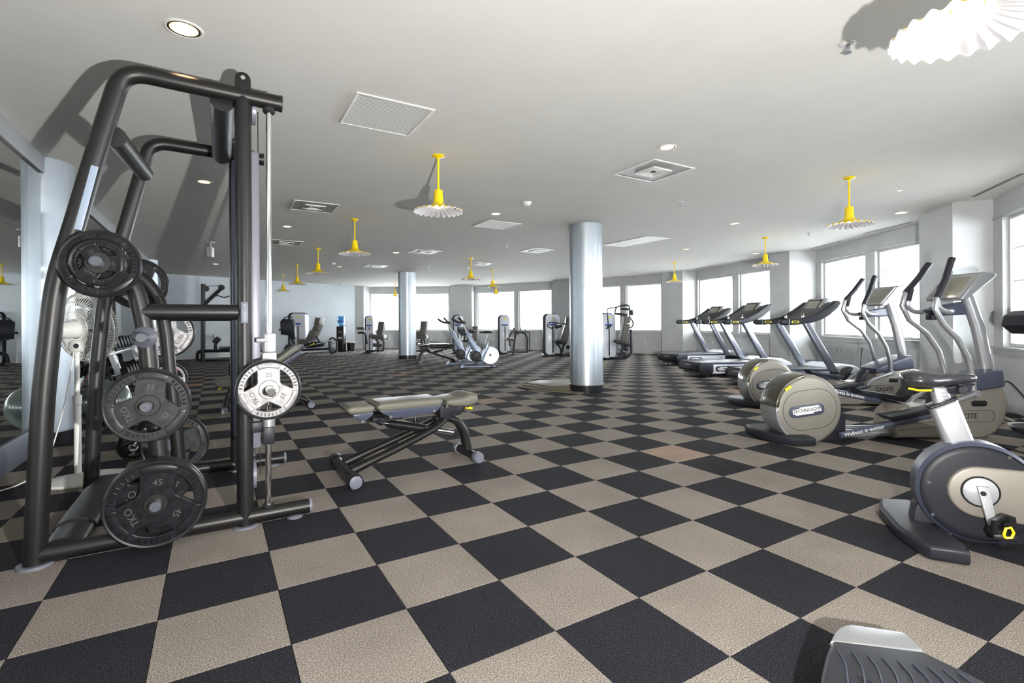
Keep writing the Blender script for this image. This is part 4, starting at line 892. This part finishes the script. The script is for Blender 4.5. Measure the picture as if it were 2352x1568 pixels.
# 2: behind the far column
f = Far(958, 812); t = thing('leg_extension_machine', 'weight stack machine half hidden right behind the far round column', 'weight machine', f.loc(), 0, G6)
tower(f, t, 918, 940, 725, 811)
pad(f, t, [(966, 770), (970, 737), (984, 737), (979, 771)], -.32, .08, 'backrest'); tb(f, t, [(950, 766), (975, 765)], .075, 'leg_roller', 'upholstery_dark', -.25, fil=0)
pad(f, t, [(954, 772), (958, 768), (982, 770), (984, 777), (962, 778)], -.34, .10, 'seat'); tb(f, t, [(950, 789), (972, 789)], .07, 'leg_roller', 'upholstery_dark', -.2, fil=0)
tb(f, t, [(966, 808), (967, 786), (968, 778)], .03, 'seat_post', y=-.2); tb(f, t, [(977, 806), (976, 790), (974, 778)], .03, 'seat_post', y=.05); tb(f, t, [(940, 806), (978, 805)], .03, 'base_rail', y=-.1); tb(f, t, [(952, 778), (962, 783), (980, 782), (986, 776)], .012, 'handle', y=-.35)
# 3: behind the spin bikes
f = Far(1044, 812); t = thing('leg_extension_machine', 'tall narrow weight stack machine with a rounded white top behind the spin bikes', 'weight machine', f.loc(), 0, G6)
tower(f, t, 1039, 1060, 723, 811, badge=False)
MB().cyl(f.P([(1064, 760)], -.14)[0], f.P([(1064, 760)], -.06)[0], .17, 24, .01).done('cam_disc', 'plastic_navy', t)
tb(f, t, [(1070, 761), (1091, 761)], .07, 'leg_roller', 'upholstery_dark', -.2, fil=0); pad(f, t, [(1086, 782), (1086, 749), (1099, 749), (1096, 783)], -.32, .08, 'backrest'); pad(f, t, [(1072, 781), (1076, 777), (1093, 781), (1094, 788), (1078, 788)], -.32, .1, 'seat')
tb(f, t, [(1062, 783), (1090, 783)], .03, 'seat_rail', y=-.1); tb(f, t, [(1066, 782), (1070, 762)], .02, 'lever_arm', y=-.2); tb(f, t, [(1086, 808), (1088, 788)], .03, 'seat_post', y=-.1); tb(f, t, [(1058, 806), (1092, 806)], .03, 'base_rail', y=-.1)
# 4
f = Far(1150, 813); t = thing('seated_row_machine', 'weight stack machine with a black arched frame, between spin bikes and large column', 'weight machine', f.loc(), 0, G6)
tower(f, t, 1143, 1170, 723, 811)
pad(f, t, [(1163, 779), (1166, 775), (1178, 775), (1182, 779), (1178, 782), (1168, 782)], -.35, .0, 'seat'); pad(f, t, [(1178, 764), (1178, 752), (1183, 752), (1183, 764)], -.32, .0, 'chest_pad', bev=.015)
tb(f, t, [(1178, 814), (1182, 780), (1186, 758)], .035, 'column_tube', y=-.3); tb(f, t, [(1171, 795), (1170, 770), (1176, 763)], .025, 'pad_arm', y=-.2); tb(f, t, [(1186, 763), (1205, 763), (1211, 775), (1211, 808)], .035, 'arched_frame', y=-.1)
tb(f, t, [(1200, 761), (1216, 762), (1217, 806)], .02, 'handle_arm', y=.15); tb(f, t, [(1165, 808), (1213, 808)], .03, 'base_rail', y=-.1); tb(f, t, [(1184, 762), (1190, 770), (1198, 750)], .014, 'handle', y=-.35); tb(f, t, [(1206, 763), (1207, 752)], .012, 'handle', y=.2); tb(f, t, [(1182, 782), (1176, 806)], .025, 'seat_strut', 'spin_blue', y=-.25)
# 5
f = Far(1252, 818); t = thing('chest_press_machine', 'chest press machine just left of the large column, white rounded tower', 'weight machine', f.loc(), 0, G6)
tower(f, t, 1247, 1283, 720, 817)
pad(f, t, [(1297, 742), (1298, 728), (1309, 728), (1309, 742)], -.35, .0, 'head_pad'); pad(f, t, [(1285, 783), (1296, 746), (1310, 746), (1300, 787)], -.35, .0, 'backrest'); pad(f, t, [(1275, 784), (1279, 779), (1296, 783), (1293, 790), (1280, 789)], -.37, .02, 'seat', 'plastic_dark')
tb(f, t, [(1287, 822), (1296, 790), (1300, 786)], .035, 'seat_post', y=-.25); tb(f, t, [(1280, 789), (1288, 800), (1290, 812)], .03, 'curved_strut', y=-.2); tb(f, t, [(1275, 814), (1310, 816)], .035, 'base_rail', y=-.2)
tb(f, t, [(1310, 745), (1284, 742), (1262, 740), (1256, 748), (1266, 754), (1276, 750), (1280, 741)], .016, 'press_handle', y=-.45, fil=.04); tb(f, t, [(1276, 752), (1290, 748)], .045, 'handle_joint', y=-.4, fil=0)
MB().sphere(f.P([(1305, 797)], -.1)[0], .07).done('counterweight', 'plastic_dark', t)
# 6
f = Far(1400, 826); t = thing('pectoral_machine', 'tall fly machine with curved overhead arms just right of the large column', 'weight machine', f.loc(), 0, G6)
tower(f, t, 1376, 1412, 718, 822)
pad(f, t, [(1427, 742), (1428, 727), (1443, 727), (1441, 742)], -.38, .0, 'head_pad'); pad(f, t, [(1418, 786), (1427, 743), (1442, 744), (1432, 788)], -.38, .0, 'backrest'); pad(f, t, [(1407, 784), (1411, 779), (1430, 783), (1429, 790), (1415, 789)], -.40, .02, 'seat', 'plastic_dark')
tb(f, t, [(1424, 827), (1432, 790), (1436, 784)], .04, 'seat_post', y=-.25); tb(f, t, [(1416, 790), (1425, 802), (1428, 818)], .03, 'curved_strut', 'spin_blue', y=-.2)
tb(f, t, [(1449, 756), (1450, 812), (1440, 822), (1400, 822)], .04, 'frame_tube', y=-.1, fil=.15); tb(f, t, [(1432, 792), (1448, 793)], .04, 'cross_tube', y=-.1)
tb(f, t, [(1394, 750), (1398, 752), (1396, 730), (1394, 712), (1398, 707), (1412, 707), (1416, 704)], .018, 'overhead_arm', y=-.35); tb(f, t, [(1412, 718), (1416, 704), (1440, 700), (1446, 703), (1446, 728), (1455, 740), (1453, 750), (1444, 754)], .024, 'overhead_arm', y=-.1, fil=.08)
tb(f, t, [(1411, 720), (1440, 723)], .035, 'cross_arm', y=-.15); tb(f, t, [(1424, 709), (1444, 710)], .03, 'cross_arm', y=-.2); tb(f, t, [(1450, 711), (1452, 724)], .05, 'handle_pad', y=-.2, fil=0); tb(f, t, [(1392, 755), (1404, 748)], .02, 'handle', y=-.4)
MB().sphere(f.P([(1437, 800)], -.1)[0], .08, (1, .6, 1)).done('counterweight', 'plastic_dark', t); MB().sphere(f.P([(1434, 815)], -.1)[0], .09, (1, .6, 1)).done('counterweight', 'plastic_dark', t)
for k in range(3): tb(f, t, [(1438 + k * 3, 746), (1437 + k * 3, 792)], .004, 'cable', y=-.05, fil=0)
# ------------------------------------------------------------------ leg press
f = Far(700, 816); t = thing('leg_press_machine', 'leg press with tower, reclining padded seat and long inclined rail by the back wall', 'weight machine', f.loc(), 0)
tower(f, t, 661, 700, 718, 814)
MB().prism(f.Q([(646, 738), (652, 732), (672, 733), (678, 745), (680, 775), (672, 780), (664, 770), (648, 768)], -.45), -.55, -.35, .02).done('foot_platform', 'plastic_dark', t)
tb(f, t, [(651, 732), (662, 726), (672, 729)], .016, 'platform_bar', y=-.45); tb(f, t, [(641, 757), (650, 757)], .03, 'platform_grip', y=-.5, fil=0); tb(f, t, [(672, 778), (676, 800)], .05, 'platform_strut', y=-.4)
tb(f, t, [(655, 812), (657, 796), (668, 792), (676, 800), (674, 812)], .05, 'front_base', y=-.45); tb(f, t, [(680, 814), (692, 808)], .06, 'base_foot', y=-.2, fil=0)
for L in ([(727, 745), (730, 729), (741, 730), (738, 745)], [(722, 757), (728, 745), (738, 746), (733, 759)], [(708, 778), (718, 758), (732, 760), (720, 783)]): pad(f, t, L, -.50, -.02, 'backrest')
pad(f, t, [(690, 783), (695, 778), (716, 780), (718, 786), (706, 790), (695, 789)], -.55, .03, 'seat', 'upholstery_dark')
MB().prism(f.Q([(700, 790), (716, 784), (738, 784), (744, 788), (742, 796), (706, 800)], -.25), -.4, -.1, .02).done('carriage', 'plastic_dark', t); tb(f, t, [(726, 772), (734, 785)], .03, 'back_strut', y=-.3)
tb(f, t, [(688, 800), (768, 780)], .024, 'guide_rail', 'chrome', y=-.5, fil=0); tb(f, t, [(690, 804), (770, 800)], .04, 'lower_rail', y=-.3, fil=0); tb(f, t, [(712, 793), (722, 788)], .012, 'lever', 'yellow', y=-.52, fil=0)
tb(f, t, [(758, 808), (755, 785), (760, 776), (768, 776), (774, 784), (773, 804), (768, 810), (760, 811), (758, 808)], .03, 'end_frame', y=-.45, fil=.08); MB().box(*[q for q in (f.P([(758, 800)], -.4)[0][0], -.4, .12, f.P([(772, 800)], -.4)[0][0], -.2, .5)], .02).done('end_panel', 'silver_paint', t)
# ------------------------------------------------------------------ water cooler, bin
f = Far(784, 807); t = thing('water_cooler', 'black water cooler with an upturned blue bottle in the far left corner', 'water cooler', f.loc())
hw = .15; z1 = f.Q([(784, 749)])[0][1]; z2 = f.Q([(784, 726)])[0][1]
MB().box(-hw, -.15, 0.01, hw, .15, z1, .03).done('cabinet', 'plastic_black', t); MB().box(-hw * .6, -.17, z1 * .62, hw * .6, -.145, z1 * .8, .01).done('tap_recess', 'plastic_dark', t)
for x in (-.04, .04): MB().cyl((x, -.19, z1 * .78), (x, -.16, z1 * .78), .014, 10).done('tap', 'white_plastic', t)
MB().box(-.06, -.20, z1 * .5, .06, -.15, z1 * .58, .01).done('drip_tray', 'silver_light', t)
MB().lathe([(.03, z1 - .02), (.05, z1), (.135, z1 + .06), (.135, z2 - .04), (.12, z2), (0, z2)], n=28).done('bottle', 'bottle_blue', t); MB().lathe([(.137, z1 + .14), (.137, z1 + .24)], n=28).done('bottle_label', 'label_blue', t)
f = Far(806, 806); t = thing('waste_bin', 'small dark waste bin with a pale liner beside the water cooler', 'bin', f.loc())
MB().lathe([(0, 0), (.13, .005), (.17, .38), (.16, .38), (.125, .02), (0, .02)], n=24).done('bin_body', 'plastic_black', t); MB().lathe([(.172, .34), (.175, .385), (.15, .39), (.14, .3)], n=24, rip=7, amp=.3, r0=.15).done('liner', 'white_plastic', t)
# ------------------------------------------------------------------ spin bikes
def spin(px, py, lab, ref):
    f = Far(px, py, math.radians(4)); t = thing('spin_bike', lab, 'bike', f.loc(), f.a, 'spin bikes before the far windows')
    dx, dy = px - ref[0], 0
    s = (py - 744.0) / (843 - 744.0)
    def q(L): return [(px + (a - 1092) * s, py + (b - 843) * s) for a, b in L]
    tb(f, t, q([(1060, 843), (1138, 841)]), .035, 'base_beam', 'spin_blue', fil=0); tb(f, t, q([(1062, 842), (1062, 842.1)]), .03, 'base_cap', fil=0)
    for x0 in (1062, 1130):
        p = f.P(q([(x0, 842)]))[0]; MB().tube([(p[0], -.26, .04), (p[0], .26, .04)], .035, 12).done('stabiliser', 'spin_blue' if x0 < 1100 else 'plastic_black', t)
    p = f.P(q([(1062, 842)]))[0]
    for y in (-.22, .22): MB().cyl((p[0] - .03, y - .015, .045), (p[0] - .03, y + .015, .045), .045, 16).done('transport_wheel', 'plastic_black', t)
    MB().prism(f.Q(q([(1067, 760), (1074, 758), (1100, 800), (1106, 812), (1114, 800), (1117, 786), (1124, 782), (1122, 800), (1112, 822), (1108, 838), (1096, 838), (1100, 820), (1088, 806)])), -.035, .035, .01, 2).done('frame', 'spin_blue', t)
    tb(f, t, q([(1062, 744), (1074, 764)]), .024, 'handlebar_post', 'silver_light', fil=0)
    tb(f, t, q([(1038, 731), (1046, 738), (1058, 741), (1070, 741)]), .032, 'handlebar', 'plastic_black', y=-.16); tb(f, t, q([(1052, 729), (1058, 734), (1064, 741)]), .03, 'handlebar', 'plastic_black', y=.14)
    p = f.P(q([(1064, 741)]))[0]; MB().tube([(p[0], -.17, p[2]), (p[0], .15, p[2])], .022, 12).done('handlebar_cross', 'plastic_black', t)
    tb(f, t, q([(1114, 790), (1120, 768)]), .022, 'seat_post', 'silver_light', fil=0)
    p = f.P(q([(1107, 763)]))[0]; p2 = f.P(q([(1127, 760)]))[0]
    MB().sphere(((p[0] + p2[0]) / 2 + .04, 0, p[2] + .01), .14, (.95, .62, .30)).sphere(((p[0] + p2[0]) / 2 - .08, 0, p[2]), .08, (1.3, .4, .35)).done('saddle', 'vinyl_black', t, kind=None)
    # flywheel
    c = f.P(q([(1126, 815)]))[0]; R = .225
    MB().lathe([(0, -.012), (R - .03, -.010), (R, -.014), (R + .004, 0), (R, .014), (R - .03, .01), (0, .012)], (c[0], 0, c[2]), (0, 1, 0), 48).done('flywheel', 'flywheel_steel', t)
    MB().cyl((c[0], -.04, c[2]), (c[0], .04, c[2]), .03, 16).done('flywheel_hub', 'plastic_black', t)
    for k in range(8):
        a = k * PI / 4 + .2; MB().tube([(c[0] + math.cos(a) * .05, -.0145, c[2] + math.sin(a) * .05), (c[0] + math.cos(a) * (R - .02), -.0145, c[2] + math.sin(a) * (R - .02))], .003, 5).done('spoke_line', 'silver_paint', t)
    c = f.P(q([(1094, 818)]))[0]; MB().lathe([(0, -.03), (.10, -.03), (.14, -.02), (.14, .02), (0, .03)], (c[0], -.06, c[2]), (0, 1, 0), 30).done('chain_guard', 'plastic_dark', t)
    MB().tube([(c[0] + .02, -.10, c[2]), (c[0] + .10, -.11, c[2] - .09)], .014, 8).done('crank', 'chrome', t); MB().box(c[0] + .06, -.2, c[2] - .12, c[0] + .15, -.11, c[2] - .09, .008).done('pedal', 'plastic_black', t)
    MB().tube([(c[0] - .02, .10, c[2]), (c[0] - .10, .11, c[2] + .09)], .014, 8).done('crank', 'chrome', t); MB().box(c[0] - .15, .11, c[2] + .08, c[0] - .06, .2, c[2] + .11, .008).done('pedal', 'plastic_black', t)
    return t
spin(1092, 843, 'front spin bike nearer the camera, with a bright steel flywheel on its right', (1092, 843))
spin(1056, 836, 'rear spin bike, left of and behind the front one', (1092, 843))
# ------------------------------------------------------------------ second bench (mid) and the bench in the rack bay
b2 = bench(*at(1044, 832)[:2], math.radians(180 + 18), 'dark adjustable bench beside the spin bikes, right of the far round column', pad='vinyl_black', shell='plastic_black')
# inclined bench seen through the rack
f = Frame(*at(515, 946)[:2], A30 + .0); t = thing('weight_bench', 'bench with a raised back pad behind the smith machine posts', 'bench', f.loc(), f.a, 'adjustable benches')
def U(px, py, y=0.0): x, z = f.xz(px, py, y); return (x, y, max(.03, z))
x1 = 1.02
MB().tube([(0, -.22, .04), (0, .22, .04)], .036, 16).done('front_crossbar', 'rack_metal', t); MB().tube([(x1, -.33, .05), (x1, .33, .05)], .042, 16).done('rear_crossbar', 'rack_metal', t)
for s in (-1, 1):
    MB().lathe([(0, .0), (.036, .004), (.046, -.002), (.046, -.03)], (x1, s * .345, .05), (0, s, 0), 22).done('foot_cap', 'cap_grey', t); MB().lathe([(0, .0), (.03, .004), (.038, -.002), (.038, -.03)], (0, s * .235, .04), (0, s, 0), 22).done('foot_cap', 'cap_grey', t)
    MB().tube([(x1 - .02, s * .11, .08), (.60, s * .1, .26), (.32, s * .06, .40)], .034, 14, .06).done('main_tube', 'rack_metal', t)
MB().tube([(.02, 0, .06), (.05, 0, .22), (.14, 0, .37), (.30, 0, .40)], .038, 16, .08).done('front_leg', 'rack_metal', t)
MB().prism([(-.12, .40), (-.09, .345), (0, .33), (.22, .36), (.26, .40), (.24, .44), (.02, .455), (-.08, .44)], -.15, .15, .028, 4).done('seat', 'upholstery', t)
MB().prism([(.28, .42), (.33, .395), (.92, .80), (.90, .86), (.85, .87)], -.14, .14, .025, 4).done('back_pad', 'upholstery', t)
MB().prism([(.33, .39), (.40, .37), (.93, .72), (.93, .80)], -.125, .125, .01).done('back_shell', 'plastic_navy', t)
MB().tube([(.66, 0, .60), (.62, 0, .30)], .024, 12).done('support_strut', 'chrome', t)
for x, z in ((.55, .50), (.80, .68)): MB().cyl((x, -.127, z), (x, -.135, z), .014, 12).done('bolt', 'chrome', t)
MB().tube([(-.02, -.08, .335), (-.07, -.09, .31)], .013, 8).done('adjust_lever', 'yellow', t)
# ------------------------------------------------------------------ cable tower at the back wall
f = Far(466, 829, math.radians(10)); t = thing('lat_pulldown_machine', 'black cable pulldown machine with a curved bar against the back left wall', 'weight machine', f.loc(), f.a)
tb(f, t, [(466, 829), (467, 652)], .065, 'upright', 'plastic_black', fil=0); tb(f, t, [(469, 699), (510, 661)], .055, 'pulley_arm', 'plastic_black', fil=0)
for a in ((473, 663), (509, 660)):
    p = f.P([a])[0]; MB().cyl((p[0], -.04, p[2]), (p[0], .04, p[2]), .085, 22).done('pulley', 'plastic_black', t)
tb(f, t, [(472, 657), (510, 656)], .008, 'cable', 'plastic_dark', fil=0); tb(f, t, [(515, 664), (515, 679)], .006, 'cable', 'chrome', fil=0)
tb(f, t, [(490, 681), (500, 678), (508, 681), (515, 684), (522, 681), (530, 679)], .018, 'pulldown_bar', 'plastic_black', y=-.15, fil=.1)
tb(f, t, [(468, 806), (530, 805)], .05, 'seat_beam', 'plastic_black', fil=0); tb(f, t, [(453, 828), (454, 810), (460, 806), (470, 806)], .05, 'rear_brace', 'plastic_black', fil=.12); tb(f, t, [(495, 806), (495, 790)], .045, 'roller_post', 'plastic_black', fil=0)
tb(f, t, [(493, 787), (503, 776)], .085, 'thigh_roller', 'plastic_black', fil=0); tb(f, t, [(493, 784), (490, 768)], .012, 'roller_handle', 'plastic_black', fil=0); pad(f, t, [(509, 802), (509, 796), (536, 795), (536, 803)], -.18, .18, 'seat', 'vinyl_black')
tb(f, t, [(455, 828), (535, 826)], .035, 'base_beam', 'plastic_black', fil=0)
# ------------------------------------------------------------------ pedestal fan with cord
fx, fy = -3.17, 3.73; t = thing('pedestal_fan', 'white pedestal fan on an oval base beside the smith machine legs', 'fan', (fx, fy, 0))
MB().lathe([(0, .055), (.05, .055), (.06, .05), (.20, .030), (.275, .018), (.285, .008), (.28, 0), (0, 0)], n=56).done('base', 'white_plastic', t, M=Matrix.Rotation(YAW, 4, 'Z') @ Matrix.Diagonal((1.0, .74, 1, 1)))
MB().tube([(-.08, 0, .05), (-.08, 0, .60)], .022, 18).done('lower_pole', 'white_plastic', t); MB().tube([(-.08, 0, .58), (-.08, 0, .98)], .016, 16).done('upper_pole', 'white_plastic', t)
MB().cyl((-.08, 0, .56), (-.08, 0, .635), .027, 18, .006).done('height_collar', 'white_plastic', t)
MB().prism(rrect(-.115, .95, -.045, 1.04, .03), -.03, .02, .008).done('tilt_bracket', 'white_plastic', t); MB().cyl((-.06, -.035, 1.0), (-.06, -.028, 1.0), .018, 18).done('tilt_knob', 'plastic_dark', t)
hd = Vector((-.08, .05, 1.130)); ax = Vector((.22, .96, .10)).normalized()
up = Vector((0, 0, 1)); e1 = (up - ax * up.dot(ax)).normalized(); e2 = ax.cross(e1)
MB().lathe([(0, -.17), (.045, -.165), (.062, -.14), (.068, -.05), (.07, -.02), (0, -.02)], hd, ax, 28).done('motor_housing', 'white_plastic', t)
cg = MB()
prof = [(.075, -.055), (.13, -.062), (.20, -.045), (.245, -.015), (.262, .02), (.262, .03), (.25, .07), (.20, .10), (.13, .118), (.06, .125)]
for k in range(72):
    a = 2 * PI * k / 72
    cg.tube([hd + ax * h_ + (e1 * math.cos(a) + e2 * math.sin(a)) * r_ for r_, h_ in prof], .0024, 4, cap=False)
for r_, h_ in prof[0:5] + prof[6:]:
    cg.tube([hd + ax * h_ + (e1 * math.cos(2 * PI * k / 48) + e2 * math.sin(2 * PI * k / 48)) * r_ for k in range(49)], .0026, 4, cap=False)
cg.done('wire_grille', 'white_plastic', t, kind='stuff')
MB().tube([hd + ax * .025 + (e1 * math.cos(2 * PI * k / 48) + e2 * math.sin(2 * PI * k / 48)) * .265 for k in range(49)], .007, 8, cap=False).done('grille_ring', 'white_plastic', t)
MB().lathe([(0, .13), (.055, .128), (.06, .12), (.06, .115)], hd, ax, 24).done('grille_badge', 'white_plastic', t)
for k in range(3):
    a0 = 2 * PI * k / 3; b = MB(); vs = []
    for r_, w, tw in ((.03, .03, .02), (.10, .08, .025), (.18, .11, .025), (.225, .07, .02)):
        for sg in (-1, 1):
            a = a0 + sg * w / max(r_, .06) * .5; vs.append(b.bm.verts.new(hd + ax * (.03 + sg * tw) + (e1 * math.cos(a) + e2 * math.sin(a)) * r_))
    for q in range(3): b.bm.faces.new((vs[2 * q], vs[2 * q + 1], vs[2 * q + 3], vs[2 * q + 2]))
    bl = b.done('blade', 'clear_plastic', t); sm = bl.modifiers.new('s', 'SOLIDIFY'); sm.thickness = .003
MB().cyl(hd + ax * -.02, hd + ax * .06, .03, 20).done('blade_hub', 'white_plastic', t)
w_ = [(-.085, -.02, .97), (-.10, -.05, .70), (-.15, -.08, .40), (-.20, -.12, .15), (-.27, -.20, .045), (-.38, -.30, .008), (-.75, -.42, .008), (-1.3, -.40, .008)]
MB().tube(w_, .0045, 8, .15).done('cord', 'white_plastic', t)
# ------------------------------------------------------------------ dumbbell rack along the mirror, with dumbbells
def L2(i, j, z=0): return gw(i, j, z)
ro = gw(-2.62, -9.9); MRm = YAW + PI / 2      # local x runs along the mirror away from the camera; local y towards the mirror
t = thing('dumbbell_rack', 'two tier silver dumbbell rack along the mirror wall', 'rack', ro, MRm)
LR = 4.2
for x in (.25, 2.3, LR - .25):
    MB().prism([(-.02, .0), (.06, .0), (.30, .82), (.22, .82)], x - .03, x + .03, .006, axis='x').done('upright', 'silver_paint', t)
    MB().prism([(-.06, 0), (.44, 0), (.44, .05), (-.06, .05)], x - .03, x + .03, .006, axis='x').done('rack_foot', 'silver_paint', t)
for z, y in ((.40, .10), (.78, .24)):
    for dy in (0, .17): MB().box(0, y + dy - .02, z + dy * .25 - .02, LR, y + dy + .02, z + dy * .25 + .02, .006).done('shelf_rail', 'silver_paint', t)
ORD = 'first second third fourth fifth sixth seventh eighth ninth tenth eleventh twelfth thirteenth fourteenth fifteenth'.split()
dproto = None
for row, (z, y) in enumerate(((.40, .10), (.78, .24))):
    n = 15
    for q in range(n):
        R_ = (.085 if row == 0 else .068) + .0008 * (n - q); x = .16 + q * (LR - .32) / (n - 1)
        if dproto is None:
            d = thing('dumbbell', 'x', 'dumbbell', (0, 0, 0), 0, 'dumbbells on the upper tier')
            MB().tube([(0, -.07, 0), (0, .07, 0)], .015, 12).done('handle', 'chrome', d)
            for s in (-1, 1): MB().lathe([(0, 0), (.072, 0), (.08, .008), (.08, .07), (.072, .078), (0, .078)], (0, s * .055, 0), (0, s, 0), 16).done('head', 'rubber', d)
            dproto = d; o = d
        else: o = copy_tree(dproto)
        o.location = ro + Vector((math.cos(MRm) * x - math.sin(MRm) * (y + .085), math.sin(MRm) * x + math.cos(MRm) * (y + .085), z + .085 + .021)); o.rotation_euler = (-.24, 0, MRm)
        o['label'] = 'black dumbbell on the %s tier of the mirror rack, %s from the near end' % ('lower' if row == 0 else 'upper', ORD[q]); o['group'] = 'dumbbells on the %s tier' % ('lower' if row == 0 else 'upper')
t = tag(MB().sphere((0, 0, 0), .25, u=32, v=20).done('exercise_ball', 'ball'), 'dark green exercise ball on the carpet behind the fan', 'ball'); t.location = gw(-3.1, -8.75, .25)
t = thing('step_platform', 'low red and black step at the far end of the dumbbell rack', 'step', gw(-2.6, -21.5), MRm)
MB().box(-.45, -.2, .12, .45, .2, .18, .02).done('deck', 'red', t)
for x in (-.35, .35): MB().box(x - .08, -.18, 0, x + .08, .18, .12, .015).done('riser', 'plastic_black', t)
